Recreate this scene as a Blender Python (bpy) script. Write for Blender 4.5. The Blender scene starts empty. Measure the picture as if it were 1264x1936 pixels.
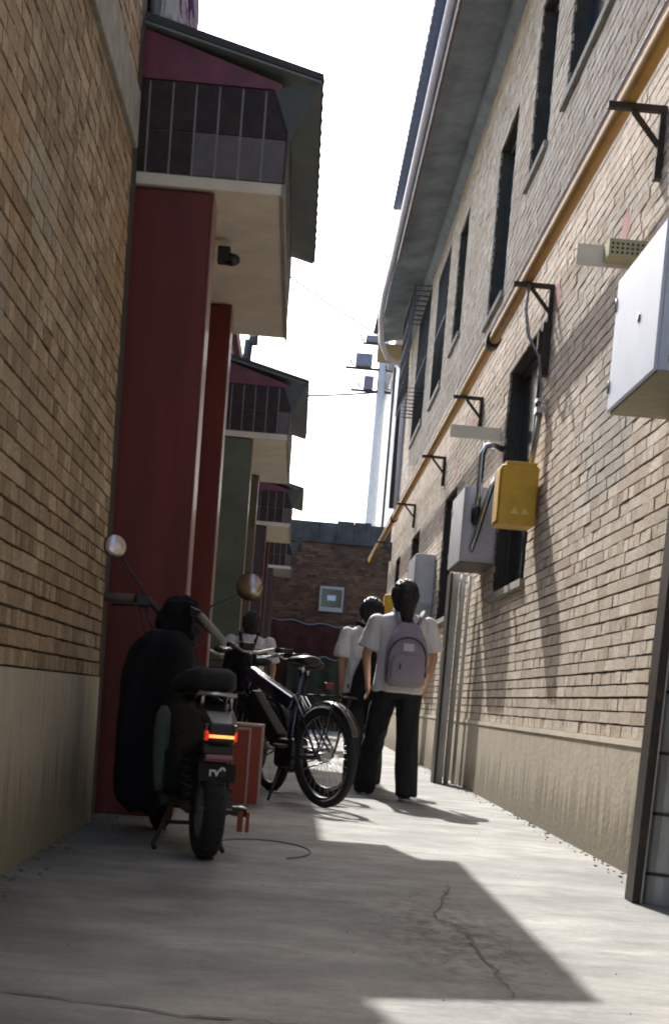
import bpy, bmesh, math, random
import numpy as np
from mathutils import Vector, Matrix
random.seed(7); rng = np.random.default_rng(7)
S = bpy.context.scene
R = math.radians
# ---------------------------------------------------------------- camera, sky, sun, exposure
F_PX, VPX, VPY, CX, CAM_H = 2870.0, 555.0, 1320.0, 632.0, 0.70
ROLL, PITCH = R(4.6), R(5.4)
def cam_axes(psi):
    f = Vector((math.sin(psi)*math.cos(PITCH), math.cos(psi)*math.cos(PITCH), -math.sin(PITCH)))
    r0 = Vector((math.cos(psi), -math.sin(psi), 0)); u0 = r0.cross(f)
    c, s = math.cos(ROLL), math.sin(ROLL)
    return c*r0+s*u0, -s*r0+c*u0, f
lo, hi = -.3, .3
for _ in range(60):
    psi = (lo+hi)/2; r_, u_, f_ = cam_axes(psi)
    if CX+F_PX*r_.y/f_.y > VPX: lo = psi
    else: hi = psi
CY = VPY+F_PX*u_.y/f_.y
cam = bpy.data.cameras.new('camera'); camo = bpy.data.objects.new('camera', cam)
S.collection.objects.link(camo); S.camera = camo
M = Matrix((( r_.x, u_.x, -f_.x, 0), (r_.y, u_.y, -f_.y, 0), (r_.z, u_.z, -f_.z, CAM_H), (0, 0, 0, 1)))
camo.matrix_world = M
cam.sensor_fit = 'VERTICAL'; cam.sensor_height = 36; cam.lens = 36*F_PX/1936
cam.shift_y = (CY-968)/1936; cam.clip_start = .05; cam.clip_end = 2000

SX, SY = .236, -1.13                        # sun travel per unit fall
sun = bpy.data.lights.new('sun', 'SUN'); sun.energy = 3.0; sun.angle = R(.5); sun.color = (1, .975, .93)
suno = bpy.data.objects.new('sun', sun); S.collection.objects.link(suno)
suno.rotation_euler = Vector((SX, SY, -1)).to_track_quat('-Z', 'Y').to_euler()
W = bpy.data.worlds.new('World'); S.world = W; W.use_nodes = True
wn = W.node_tree; bg = wn.nodes['Background']
sky = wn.nodes.new('ShaderNodeTexSky'); sky.sky_type = 'NISHITA'; sky.sun_disc = False
sky.sun_elevation = math.atan(1/math.hypot(SX, SY)); sky.sun_rotation = math.atan2(-SX, -SY)
sky.dust_density = 3.0; sky.air_density = 1.0; sky.ozone_density = 1.0
hs = wn.nodes.new('ShaderNodeHueSaturation'); hs.inputs['Saturation'].default_value = .95
wn.links.new(sky.outputs[0], hs.inputs['Color']); wn.links.new(hs.outputs[0], bg.inputs['Color'])
bg.inputs['Strength'].default_value = .15
S.view_settings.view_transform = 'Standard'; S.view_settings.look = 'None'
S.view_settings.exposure = 1.42; S.view_settings.gamma = 1
S.render.engine = 'CYCLES'
S.cycles.filter_width = 2.0; S.cycles.max_bounces = 8; S.cycles.diffuse_bounces = 5

# ---------------------------------------------------------------- materials
def mat(name, col, rough=.7, metal=0., var=.0, vscale=8., bump=0., bscale=40., stretch=(1,1,1), col2=None,
        emit=None, spec=.5, coat=0., thresh=(.35,.65), rvar=0.):
    m = bpy.data.materials.new(name); m.use_nodes = True
    n = m.node_tree; b = n.nodes['Principled BSDF']; ln = n.links.new
    b.inputs['Base Color'].default_value = (*col, 1); b.inputs['Roughness'].default_value = rough
    b.inputs['Metallic'].default_value = metal; b.inputs['Specular IOR Level'].default_value = spec
    b.inputs['Coat Weight'].default_value = coat
    tc = n.nodes.new('ShaderNodeTexCoord'); mp = n.nodes.new('ShaderNodeMapping'); mp.inputs['Scale'].default_value = stretch
    ln(tc.outputs['Object'], mp.inputs[0])
    if var or col2:
        t = n.nodes.new('ShaderNodeTexNoise'); t.inputs['Scale'].default_value = vscale; t.inputs['Detail'].default_value = 8
        t.inputs['Roughness'].default_value = .65
        ln(mp.outputs[0], t.inputs['Vector'])
        mr = n.nodes.new('ShaderNodeMapRange'); mr.inputs[1].default_value = thresh[0]; mr.inputs[2].default_value = thresh[1]
        ln(t.outputs[0], mr.inputs[0])
        mx = n.nodes.new('ShaderNodeMix'); mx.data_type = 'RGBA'
        c2 = col2 if col2 else tuple(c*(1-var) for c in col)
        mx.inputs[6].default_value = (*c2, 1); mx.inputs[7].default_value = (*col, 1)
        ln(mr.outputs[0], mx.inputs[0]); ln(mx.outputs[2], b.inputs['Base Color'])
        if rvar:
            m2 = n.nodes.new('ShaderNodeMapRange'); m2.inputs[3].default_value = rough+rvar; m2.inputs[4].default_value = rough
            ln(t.outputs[0], m2.inputs[0]); ln(m2.outputs[0], b.inputs['Roughness'])
    if bump:
        t2 = n.nodes.new('ShaderNodeTexNoise'); t2.inputs['Scale'].default_value = bscale; t2.inputs['Detail'].default_value = 6
        ln(mp.outputs[0], t2.inputs['Vector'])
        bp = n.nodes.new('ShaderNodeBump'); bp.inputs['Strength'].default_value = 1; bp.inputs['Distance'].default_value = bump
        ln(t2.outputs[0], bp.inputs['Height']); ln(bp.outputs[0], b.inputs['Normal'])
    if emit:
        b.inputs['Emission Color'].default_value = (*emit[0], 1); b.inputs['Emission Strength'].default_value = emit[1]
    return m

def brick_mat(name, a, b_, c, stain, warm=.25):
    """colour per brick comes from the 'tone' attribute, dirt from noise"""
    m = bpy.data.materials.new(name); m.use_nodes = True; n = m.node_tree; ln = n.links.new; b = n.nodes['Principled BSDF']
    b.inputs['Roughness'].default_value = .9; b.inputs['Specular IOR Level'].default_value = .2
    at = n.nodes.new('ShaderNodeAttribute'); at.attribute_name = 'tone'
    cr = n.nodes.new('ShaderNodeValToRGB'); e = cr.color_ramp.elements
    e[0].color = (*a, 1); e[1].color = (*c, 1); k = e.new(.5); k.color = (*b_, 1)
    ln(at.outputs['Fac'], cr.inputs[0])
    tc = n.nodes.new('ShaderNodeTexCoord')
    t = n.nodes.new('ShaderNodeTexNoise'); t.inputs['Scale'].default_value = 1.3; t.inputs['Detail'].default_value = 9; t.inputs['Roughness'].default_value = .7
    ln(tc.outputs['Object'], t.inputs['Vector'])
    mr = n.nodes.new('ShaderNodeMapRange'); mr.inputs[1].default_value = .45; mr.inputs[2].default_value = .75
    mr.inputs[4].default_value = .75; ln(t.outputs[0], mr.inputs[0])
    mx = n.nodes.new('ShaderNodeMix'); mx.data_type = 'RGBA'; mx.inputs[7].default_value = (*stain, 1)
    ln(mr.outputs[0], mx.inputs[0]); ln(cr.outputs[0], mx.inputs[6])
    ap = n.nodes.new('ShaderNodeAttribute'); ap.attribute_name = 'dark_patch'; aq = n.nodes.new('ShaderNodeAttribute'); aq.attribute_name = 'cement'
    ms = n.nodes.new('ShaderNodeMix'); ms.data_type = 'RGBA'; ms.inputs[7].default_value = (.12,.11,.105,1)  # chosen brick regions mixed towards dark grey
    ln(ap.outputs['Fac'], ms.inputs[0]); ln(mx.outputs[2], ms.inputs[6])
    mx = n.nodes.new('ShaderNodeMix'); mx.data_type = 'RGBA'; mx.inputs[7].default_value = (.47,.455,.40,1)
    ln(aq.outputs['Fac'], mx.inputs[0]); ln(ms.outputs[2], mx.inputs[6])
    to_ = n.nodes.new('ShaderNodeTexNoise'); to_.inputs['Scale'].default_value = .8; to_.inputs['Detail'].default_value = 4; ln(tc.outputs['Object'], to_.inputs['Vector'])
    mo_ = n.nodes.new('ShaderNodeMapRange'); mo_.inputs[1].default_value = .5; mo_.inputs[2].default_value = .7; mo_.inputs[4].default_value = warm; ln(to_.outputs[0], mo_.inputs[0])
    mw = n.nodes.new('ShaderNodeMix'); mw.data_type = 'RGBA'; mw.inputs[7].default_value = (.42,.235,.11,1)
    ln(mo_.outputs[0], mw.inputs[0]); ln(mx.outputs[2], mw.inputs[6]); mx = mw
    t3 = n.nodes.new('ShaderNodeTexNoise'); t3.inputs['Scale'].default_value = 60; t3.inputs['Detail'].default_value = 5
    ln(tc.outputs['Object'], t3.inputs['Vector'])
    mm = n.nodes.new('ShaderNodeMapRange'); mm.inputs[1].default_value = .3; mm.inputs[2].default_value = .7; mm.inputs[3].default_value = .72; mm.inputs[4].default_value = 1.12
    ln(t3.outputs[0], mm.inputs[0])
    m2 = n.nodes.new('ShaderNodeMix'); m2.data_type = 'RGBA'; m2.blend_type = 'MULTIPLY'; m2.inputs[0].default_value = 1
    ln(mx.outputs[2], m2.inputs[6]); ln(mm.outputs[0], m2.inputs[7]); ln(m2.outputs[2], b.inputs['Base Color'])
    bp = n.nodes.new('ShaderNodeBump'); bp.inputs['Distance'].default_value = .004
    ln(t3.outputs[0], bp.inputs['Height']); ln(bp.outputs[0], b.inputs['Normal'])
    return m

def plaster_mat(name, top, mid, low, zt, streak=1.0):
    """rendered plinth: damp, mossy stains creeping up from the ground in streaks"""
    m = bpy.data.materials.new(name); m.use_nodes = True; n = m.node_tree; ln = n.links.new; b = n.nodes['Principled BSDF']
    b.inputs['Roughness'].default_value = .9; b.inputs['Specular IOR Level'].default_value = .25
    tc = n.nodes.new('ShaderNodeTexCoord'); mp = n.nodes.new('ShaderNodeMapping'); mp.inputs['Scale'].default_value = (9, 9, .8)
    ln(tc.outputs['Object'], mp.inputs[0])
    t = n.nodes.new('ShaderNodeTexNoise'); t.inputs['Scale'].default_value = 1.2; t.inputs['Detail'].default_value = 8; t.inputs['Roughness'].default_value = .7
    ln(mp.outputs[0], t.inputs['Vector'])
    mr = n.nodes.new('ShaderNodeMapRange'); mr.inputs[1].default_value = .35; mr.inputs[2].default_value = .65
    ln(t.outputs[0], mr.inputs[0])
    mx = n.nodes.new('ShaderNodeMix'); mx.data_type = 'RGBA'; mx.inputs[6].default_value = (*mid, 1); mx.inputs[7].default_value = (*top, 1)
    ln(mr.outputs[0], mx.inputs[0])
    sx = n.nodes.new('ShaderNodeSeparateXYZ'); ln(tc.outputs['Object'], sx.inputs[0])
    ad = n.nodes.new('ShaderNodeMath'); ad.operation = 'MULTIPLY_ADD'; ad.inputs[1].default_value = -2.2*zt*streak; ad.inputs[2].default_value = .58*zt
    ln(t.outputs[0], ad.inputs[0])
    a2 = n.nodes.new('ShaderNodeMath'); a2.operation = 'ADD'; ln(sx.outputs['Z'], a2.inputs[0]); ln(ad.outputs[0], a2.inputs[1])
    m3 = n.nodes.new('ShaderNodeMapRange'); m3.inputs[1].default_value = -.32*zt; m3.inputs[2].default_value = .12*zt; m3.inputs[3].default_value = .75; m3.inputs[4].default_value = 0
    ln(a2.outputs[0], m3.inputs[0])
    m4 = n.nodes.new('ShaderNodeMix'); m4.data_type = 'RGBA'; m4.inputs[7].default_value = (*low, 1)
    ln(m3.outputs[0], m4.inputs[0]); ln(mx.outputs[2], m4.inputs[6]); ln(m4.outputs[2], b.inputs['Base Color'])
    t3 = n.nodes.new('ShaderNodeTexNoise'); t3.inputs['Scale'].default_value = 25; t3.inputs['Detail'].default_value = 7
    ln(tc.outputs['Object'], t3.inputs['Vector'])
    bp = n.nodes.new('ShaderNodeBump'); bp.inputs['Distance'].default_value = .004
    ln(t3.outputs[0], bp.inputs['Height']); ln(bp.outputs[0], b.inputs['Normal'])
    return m

def ground_mat():
    m = bpy.data.materials.new('concrete_ground'); m.use_nodes = True; n = m.node_tree; ln = n.links.new; b = n.nodes['Principled BSDF']
    b.inputs['Roughness'].default_value = .88; b.inputs['Specular IOR Level'].default_value = .3
    tc = n.nodes.new('ShaderNodeTexCoord')
    def noise(scale, detail, sc, rough=.65):
        mp = n.nodes.new('ShaderNodeMapping'); mp.inputs['Scale'].default_value = sc; ln(tc.outputs['Object'], mp.inputs[0])
        t = n.nodes.new('ShaderNodeTexNoise'); t.inputs['Scale'].default_value = scale; t.inputs['Detail'].default_value = detail
        t.inputs['Roughness'].default_value = rough; ln(mp.outputs[0], t.inputs['Vector']); return t
    def rngn(t, a, c, lo_, hi_):
        r = n.nodes.new('ShaderNodeMapRange'); r.inputs[1].default_value = a; r.inputs[2].default_value = c
        r.inputs[3].default_value = lo_; r.inputs[4].default_value = hi_; ln(t.outputs[0], r.inputs[0]); return r
    def mix(f, a, c, mode='MIX'):
        x = n.nodes.new('ShaderNodeMix'); x.data_type = 'RGBA'; x.blend_type = mode
        if f is None: x.inputs[0].default_value = 1
        else: ln(f.outputs[0], x.inputs[0])
        for i, v in ((6, a), (7, c)):
            if isinstance(v, tuple): x.inputs[i].default_value = (*v, 1)
            else: ln(v, x.inputs[i])
        return x.outputs[2]
    base = mix(rngn(noise(1.1, 9, (1, 1, 1)), .35, .65, 0, 1), (.225,.228,.218), (.39,.382,.355))
    sweep = rngn(noise(2.2, 6, (.8, 1.7, 1), .72), .32, .68, .74, 1.14)      # trowel and tyre sweeps across the slab
    base = mix(None, base, sweep.outputs[0], 'MULTIPLY')
    fine = rngn(noise(55, 6, (1, 1, 1), .7), .3, .7, .88, 1.08)
    base = mix(None, base, fine.outputs[0], 'MULTIPLY')
    st = rngn(noise(2.1, 9, (1.0, 1.4, 1), .78), .49, .64, 0, .62)
    base = mix(st, base, (.17, .165, .155))
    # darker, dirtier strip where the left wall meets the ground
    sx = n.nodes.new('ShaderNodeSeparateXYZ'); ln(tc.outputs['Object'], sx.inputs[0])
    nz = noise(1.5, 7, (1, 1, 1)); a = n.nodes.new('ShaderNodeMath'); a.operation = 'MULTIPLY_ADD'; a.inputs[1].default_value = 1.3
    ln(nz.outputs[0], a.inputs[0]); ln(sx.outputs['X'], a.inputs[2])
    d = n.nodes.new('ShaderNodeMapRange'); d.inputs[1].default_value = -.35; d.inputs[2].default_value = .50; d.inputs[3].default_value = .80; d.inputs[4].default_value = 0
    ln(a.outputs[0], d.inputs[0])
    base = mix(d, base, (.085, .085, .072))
    # scuffed, patched concrete round the crack
    def bump1(sock, c, w):
        a1 = n.nodes.new('ShaderNodeMath'); a1.operation = 'SUBTRACT'; a1.inputs[1].default_value = c; ln(sock, a1.inputs[0])
        a2 = n.nodes.new('ShaderNodeMath'); a2.operation = 'ABSOLUTE'; ln(a1.outputs[0], a2.inputs[0])
        a3 = n.nodes.new('ShaderNodeMapRange'); a3.inputs[1].default_value = 0; a3.inputs[2].default_value = w; a3.inputs[3].default_value = 1; a3.inputs[4].default_value = 0
        ln(a2.outputs[0], a3.inputs[0]); return a3.outputs[0]
    p1 = n.nodes.new('ShaderNodeMath'); p1.operation = 'MULTIPLY'; ln(bump1(sx.outputs['X'], .55, .38), p1.inputs[0]); ln(bump1(sx.outputs['Y'], 4.7, 1.6), p1.inputs[1])
    p2 = n.nodes.new('ShaderNodeMath'); p2.operation = 'MULTIPLY'; ln(p1.outputs[0], p2.inputs[0]); ln(rngn(noise(14, 8, (1,.7,1), .75), .42, .62, 0, 1.3).outputs[0], p2.inputs[1])
    base = mix(p2, base, (.10,.095,.085))
    sp = rngn(noise(38, 3, (1,1,1), .5), .68, .74, 0, .6); base = mix(sp, base, (.12,.11,.10))
    ln(base, b.inputs['Base Color'])
    hb = noise(30, 8, (1, 1.5, 1), .7); h2 = noise(3, 4, (1, 2, 1))
    s2 = n.nodes.new('ShaderNodeMath'); s2.operation = 'MULTIPLY_ADD'; s2.inputs[1].default_value = .25
    ln(hb.outputs[0], s2.inputs[0]); ln(h2.outputs[0], s2.inputs[2])
    bp = n.nodes.new('ShaderNodeBump'); bp.inputs['Distance'].default_value = .02; bp.inputs['Strength'].default_value = .7
    ln(s2.outputs[0], bp.inputs['Height']); ln(bp.outputs[0], b.inputs['Normal'])
    return m

MT = dict(
 ground=ground_mat(),
 brickR=brick_mat('pale_brick', (.50,.40,.30), (.64,.545,.435), (.74,.66,.55), (.46,.42,.35), .16),
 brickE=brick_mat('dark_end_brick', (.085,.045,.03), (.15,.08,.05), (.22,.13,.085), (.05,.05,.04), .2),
 brickL=brick_mat('brown_brick', (.27,.195,.125), (.42,.32,.21), (.54,.435,.31), (.24,.21,.145), .35),
 mortar=mat('mortar', (.085,.075,.062), .95, var=.4, bump=.003, bscale=60),
 plasterR=plaster_mat('plinth_plaster', (.52,.45,.35), (.40,.345,.26), (.13,.105,.065), .63),
 plasterL=plaster_mat('grey_plinth_plaster', (.52,.49,.41), (.38,.36,.29), (.20,.185,.13), .72),
 conc=mat('concrete', (.34,.33,.29), .9, var=.35, bump=.006),
 cornice=mat('eave_concrete', (.27,.32,.35), .9, col2=(.15,.18,.20), vscale=2.2, bump=.01, bscale=14, thresh=(.3,.6)),
 soffit=mat('beige_plaster', (.82,.74,.60), .6, var=.2, vscale=3, bump=.003, bscale=12),
 tile=mat('brown_glazed_tile', (.028,.015,.014), .5, spec=.3, col2=(.045,.025,.021), vscale=20, thresh=(.45,.55)),
 tile2=mat('grey_brown_tile', (.13,.095,.088), .4, var=.35, vscale=16),
 grout=mat('white_grout', (.42,.41,.41), .8),
 maroon=mat('maroon_sheet', (.20,.03,.055), .42, col2=(.12,.02,.035), vscale=5, bump=.01, bscale=4),
 roof=mat('grey_green_sheet', (.24,.27,.26), .6, var=.25, vscale=4),
 rooftop=mat('dark_roof', (.06,.065,.07), .7, var=.3),
 redp=mat('dark_red_glaze', (.165,.026,.018), .42, spec=.35, col2=(.105,.019,.014), vscale=3, stretch=(2,2,.25), rvar=.2),
 greenp=mat('grey_green_render', (.135,.15,.10), .45, var=.3, vscale=2.5, rvar=.2),
 purplep=mat('dull_purple_render', (.075,.05,.055), .6, var=.3),
 darkdoor=mat('dark_door', (.03,.018,.018), .5),
 blk=mat('black_plastic', (.012,.012,.013), .38),
 blkm=mat('black_matte', (.010,.010,.012), .8, bump=.004, bscale=25),
 cloth=mat('black_padded_cloth', (.006,.006,.008), .9, spec=.25, col2=(.010,.010,.013), vscale=9, bump=.02, bscale=7),
 rubber=mat('tyre_rubber', (.016,.016,.016), .85, bump=.002, bscale=90),
 steel=mat('steel', (.55,.55,.55), .28, 1.0, var=.2, vscale=15),
 chrome=mat('bright_metal', (.75,.75,.75), .16, 1.0),
 darksteel=mat('dark_steel', (.05,.045,.04), .55, .6, col2=(.12,.06,.03), vscale=18, thresh=(.3,.5)),
 galv=mat('galvanised', (.34,.35,.34), .42, .85, var=.35, vscale=12),
 pipe=mat('ochre_pipe_paint', (.46,.24,.03), .5, col2=(.36,.16,.03), vscale=3, thresh=(.35,.5)),
 yellow=mat('yellow_paint', (.62,.37,.02), .42, col2=(.50,.27,.02), vscale=7, thresh=(.3,.55)),
 yellowlt=mat('pale_yellow_mark', (.8,.62,.2), .6),
 grey=mat('grey_box_paint', (.52,.52,.57), .4, .1, col2=(.42,.42,.44), vscale=6, thresh=(.3,.6)),
 white=mat('sky_tinted_white', (.68,.76,.90), .38, col2=(.60,.68,.82), vscale=3, thresh=(.3,.6)),  # blue of the reflected sky is mixed into the white
 beigebox=mat('beige_box_bottom', (.42,.38,.26), .8, var=.2, vscale=10),  # beige underside, a different colour from the cabinet body
 frame=mat('dark_window_frame', (.03,.04,.04), .5),
 glass=mat('window_glass', (.012,.018,.022), .12, spec=.8),
 blind=mat('window_blind', (.03,.035,.045), .7),
 grille=mat('window_grille', (.06,.06,.06), .6),
 gutter=mat('gutter_plastic', (.62,.62,.72), .3, var=.1),
 darkbrown=mat('dark_brown', (.10,.06,.06), .6),  # dark brown for the fascia and one cabinet base
 bluesheet=mat('blue_roof_sheet', (.12,.18,.32), .45, var=.25, vscale=6),
 tan=mat('tan_board', (.52,.36,.20), .7, var=.2),
 pinkred=mat('red_chalk_paint', (.55,.25,.22), .85, var=.3),
 wire=mat('wire', (.08,.08,.08), .6),
 pole=mat('pole_concrete', (.75,.75,.74), .85, var=.15),
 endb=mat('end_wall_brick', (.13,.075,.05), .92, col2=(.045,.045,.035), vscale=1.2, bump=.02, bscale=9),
 endcap=mat('mossy_coping', (.10,.10,.095), .95, var=.55, vscale=3, bump=.02),
 palebld=mat('pale_house_wall', (.85,.84,.85), .9, var=.15, vscale=5),
 skin=mat('skin', (.46,.26,.17), .55, spec=.4),
 hair=mat('black_hair', (.010,.008,.008), .34, bump=.01, bscale=40, stretch=(4,4,.4)),
 shirt=mat('white_cotton', (.70,.68,.67), .85, bump=.03, bscale=7, var=.06),
 trousers=mat('black_trousers', (.010,.010,.013), .85, bump=.02, bscale=8, stretch=(1,1,.3)),
 bag=mat('lilac_grey_fabric', (.33,.285,.34), .8, var=.15, vscale=5, bump=.006, bscale=30),
 bagdark=mat('dark_lilac_piping', (.06,.045,.06), .7),
 label=mat('pale_label', (.62,.58,.60), .7),
 shoe=mat('dark_shoe', (.03,.018,.017), .6), sole=mat('grey_sole', (.45,.43,.42), .7),
 sock=mat('white_sock', (.6,.6,.6), .9),
 redlens=mat('red_lens', (.40,.015,.01), .15, emit=((1,.05,.01), .22), coat=1),
 orangelens=mat('lit_orange_lens', (.9,.25,.05), .12, emit=((1,.22,.05), 1.3)),
 reflector=mat('pink_reflector', (.30,.10,.15), .18, coat=1),
 maroonlens=mat('dark_red_lens', (.12,.005,.02), .2, coat=1),
 letter=mat('plate_letters', (.75,.74,.70), .7),
 grip=mat('grey_beige_grip', (.30,.27,.22), .7, var=.2), gripd=mat('dark_grey_grip', (.10,.085,.075), .7, var=.3, vscale=40),
 shield=mat('grey_green_shield', (.085,.10,.075), .5, var=.2),
 blkgloss=mat('glossy_black', (.02,.02,.022), .12, coat=1),
 ductgrey=mat('dull_zinc', (.42,.42,.40), .45, .35, col2=(.27,.25,.22), vscale=5, stretch=(2,2,.5), thresh=(.3,.6)),
 tfgrey=mat('hazy_grey', (.22,.22,.27), .6, var=.3),  # haze over the transformers is mixed into this grey
 mortar_grit=mat('grit', (.22,.20,.17), .95, var=.5, vscale=3),
 gableend=mat('grey_gable_sheet', (.13,.145,.14), .7, spec=.2, var=.2),
 trim=mat('pink_lit_side', (.30,.13,.11), .28, var=.3),  # pillar side colour, lightened as if lit from the right wall
 redbox=mat('orange_red_panel', (.30,.045,.015), .55, col2=(.22,.035,.015), vscale=6, stretch=(6,6,1)),
 cream=mat('cream_trim', (.42,.32,.26), .7),
 blueframe=mat('dark_blue_paint', (.015,.04,.10), .16, .5, coat=1),
 redpaint=mat('red_reflector', (.2,.015,.02), .3),
 tarpred=mat('faded_red_tarp', (.10,.035,.03), .95, spec=.1, col2=(.05,.022,.02), vscale=4, bump=.03, bscale=5),
 tarpgreen=mat('faded_green_tarp', (.07,.075,.045), .95, spec=.1, col2=(.04,.04,.03), vscale=3, bump=.03, bscale=5),
 quilt=mat('purple_white_quilt', (.5,.42,.52), .9, col2=(.10,.012,.10), vscale=7, stretch=(1,1,.35), thresh=(.48,.52), bump=.03, bscale=7),
 whitecloth=mat('white_cloth', (.55,.58,.58), .9, bump=.02, bscale=6),
 crack=mat('crack_dirt', (.13,.125,.11), 1.0),
 vent=mat('cream_vent', (.50,.44,.26), .7), 
)
def mirror_glass():
    m = bpy.data.materials.new('mirror_glass'); m.use_nodes = True; b = m.node_tree.nodes['Principled BSDF']
    b.inputs['Metallic'].default_value = 1; b.inputs['Roughness'].default_value = .22; b.inputs['Base Color'].default_value = (.85,.76,.74,1); return m  # pinkish tint of the reflected brickwork is put into the glass colour
MT['mirror'] = mirror_glass(); MT['mirror'].node_tree.nodes['Principled BSDF'].inputs['Roughness'].default_value = .38
MT['tintmirror'] = mirror_glass(); _b = MT['tintmirror'].node_tree.nodes['Principled BSDF']; _b.inputs['Roughness'].default_value = .30; _b.inputs['Base Color'].default_value = (.52,.42,.34,1)  # darker brown tint stands in for the reflected brown wall

# ---------------------------------------------------------------- mesh helpers (all coordinates are world coordinates)
class MB:
    def __init__(s): s.v = []; s.f = []; s.m = []; s.tone = None; s.smooth = []
    def add(s, vs, fs, mi=0, sm=False):
        o = len(s.v); s.v += [tuple(v) for v in vs]; s.f += [tuple(i+o for i in f) for f in fs]
        s.m += [mi]*len(fs); s.smooth += [sm]*len(fs); return s
    def box(s, x0, x1, y0, y1, z0, z1, mi=0):
        vs = [(x,y,z) for x in (x0,x1) for y in (y0,y1) for z in (z0,z1)]
        return s.add(vs, [(0,1,3,2),(4,6,7,5),(0,4,5,1),(2,3,7,6),(0,2,6,4),(1,5,7,3)], mi)
    def obox(s, c, ax, h, mi=0):
        c = Vector(c); A = [Vector(a).normalized()*k for a, k in zip(ax, h)]
        vs = [c+i*A[0]+j*A[1]+k*A[2] for i in (-1,1) for j in (-1,1) for k in (-1,1)]
        return s.add(vs, [(0,1,3,2),(4,6,7,5),(0,4,5,1),(2,3,7,6),(0,2,6,4),(1,5,7,3)], mi)
    def prism(s, poly, d, mi=0):
        n = len(poly); d = Vector(d); P = [Vector(p) for p in poly]
        return s.add(P+[p+d for p in P], [tuple(range(n))[::-1], tuple(range(n, 2*n))]+[(i,(i+1)%n,(i+1)%n+n,i+n) for i in range(n)], mi)
    def rings(s, R_, mi=0, close=False, cap=True, sm=True):
        n = len(R_[0]); o = len(s.v); k = len(R_)
        vs = [p for r in R_ for p in r]; fs = []
        for a in range(k if close else k-1):
            b = (a+1) % k
            for i in range(n): j = (i+1) % n; fs.append((a*n+i, a*n+j, b*n+j, b*n+i))
        if cap and not close: fs += [tuple(range(n))[::-1], tuple(range((k-1)*n, k*n))]
        return s.add(vs, fs, mi, sm)
    def tube(s, pts, r, n=10, mi=0, close=False, flat=1.0):
        P = [Vector(p) for p in pts]; k = len(P); rr = r if isinstance(r, (list, tuple)) else [r]*k
        up = None; out = []
        for i in range(k):
            t = (P[(i+1) % k]-P[i-1]) if close else (P[min(i+1,k-1)]-P[max(i-1,0)])
            t.normalize()
            if up is None: up = t.orthogonal().normalized() if abs(t.z) > .95 else Vector((0,0,1))
            u = (up-t*up.dot(t)); u = u.normalized() if u.length > 1e-6 else t.orthogonal().normalized()
            w = t.cross(u); up = u if not close else up
            out.append([P[i]+(math.cos(a)*w+math.sin(a)*u*flat)*rr[i] for a in [2*math.pi*q/n for q in range(n)]])
        return s.rings(out, mi, close)
    def lathe(s, c, axis, prof, n=32, mi=0, close=False):
        c = Vector(c); a = Vector(axis).normalized(); u = a.orthogonal().normalized(); w = a.cross(u)
        Rg = [[c+a*h+(math.cos(q)*u+math.sin(q)*w)*r for q in [2*math.pi*i/n for i in range(n)]] for r, h in prof]
        return s.rings(Rg, mi, close, cap=not close)
    def ell(s, c, r, mi=0, n=16, m=10, rot=None):
        c = Vector(c); vs = []; fs = []
        for i in range(m+1):
            th = math.pi*i/m
            for j in range(n):
                p = Vector((math.sin(th)*math.cos(2*math.pi*j/n)*r[0], math.sin(th)*math.sin(2*math.pi*j/n)*r[1], math.cos(th)*r[2]))
                if rot: p = rot @ p
                vs.append(c+p)
        for i in range(m):
            for j in range(n): k = (j+1) % n; fs.append((i*n+j, (i+1)*n+j, (i+1)*n+k, i*n+k))
        return s.add(vs, fs, mi, True)
    def capsule(s, a, b, ra, rb, n=14, mi=0):
        s.tube([a, b], [ra, rb], n, mi); s.ell(a, (ra,)*3, mi, n, 8); s.ell(b, (rb,)*3, mi, n, 8); return s
    def build(s, name, mats, parent=None, bevel=0, **kw):
        me = bpy.data.meshes.new(name)
        off = Vector(parent['origin']) if parent is not None else Vector((0,0,0))
        me.from_pydata([tuple(Vector(v)-off) for v in s.v], [], s.f)
        for m in (mats if isinstance(mats, (list, tuple)) else [mats]): me.materials.append(MT[m])
        me.polygons.foreach_set('material_index', s.m); me.polygons.foreach_set('use_smooth', s.smooth)
        me.update()
        o = bpy.data.objects.new(name, me); S.collection.objects.link(o)
        o['origin'] = tuple(off)
        if parent is not None: o.parent = parent
        if bevel:
            b = o.modifiers.new('bevel', 'BEVEL'); b.width = bevel; b.segments = 2; b.limit_method = 'ANGLE'; b.angle_limit = R(40)
        for k, v in kw.items(): o[k] = v
        return o
def fix(o, base):   # parts of parts: their origin offset is the parent's accumulated one
    return o
def part(mb, name, mats, parent, bevel=0, **kw):
    o = mb.build(name, mats, None, bevel, **kw)
    off = Vector(parent['wo']) if 'wo' in parent else Vector((0,0,0))
    o.data.transform(Matrix.Translation(-off)); o.parent = parent; o['wo'] = tuple(off)
    return o
def thing(name, loc, label, cat, group=None, kind=None):
    o = bpy.data.objects.new(name, None); S.collection.objects.link(o); o.location = loc; o.empty_display_size = .1
    o['wo'] = tuple(loc); o['label'] = label; o['category'] = cat
    if group: o['group'] = group
    if kind: o['kind'] = kind
    return o
def solo(mb, name, mats, label, cat, group=None, kind=None, bevel=0):
    o = mb.build(name, mats, None, bevel); o['label'] = label; o['category'] = cat
    c = sum((Vector(v.co) for v in o.data.vertices), Vector())/max(1, len(o.data.vertices)); c.z = min(v.co.z for v in o.data.vertices)
    o.data.transform(Matrix.Translation(-c)); o.location = c
    if group: o['group'] = group
    if kind: o['kind'] = kind
    return o
from mathutils import noise as NZ
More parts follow.
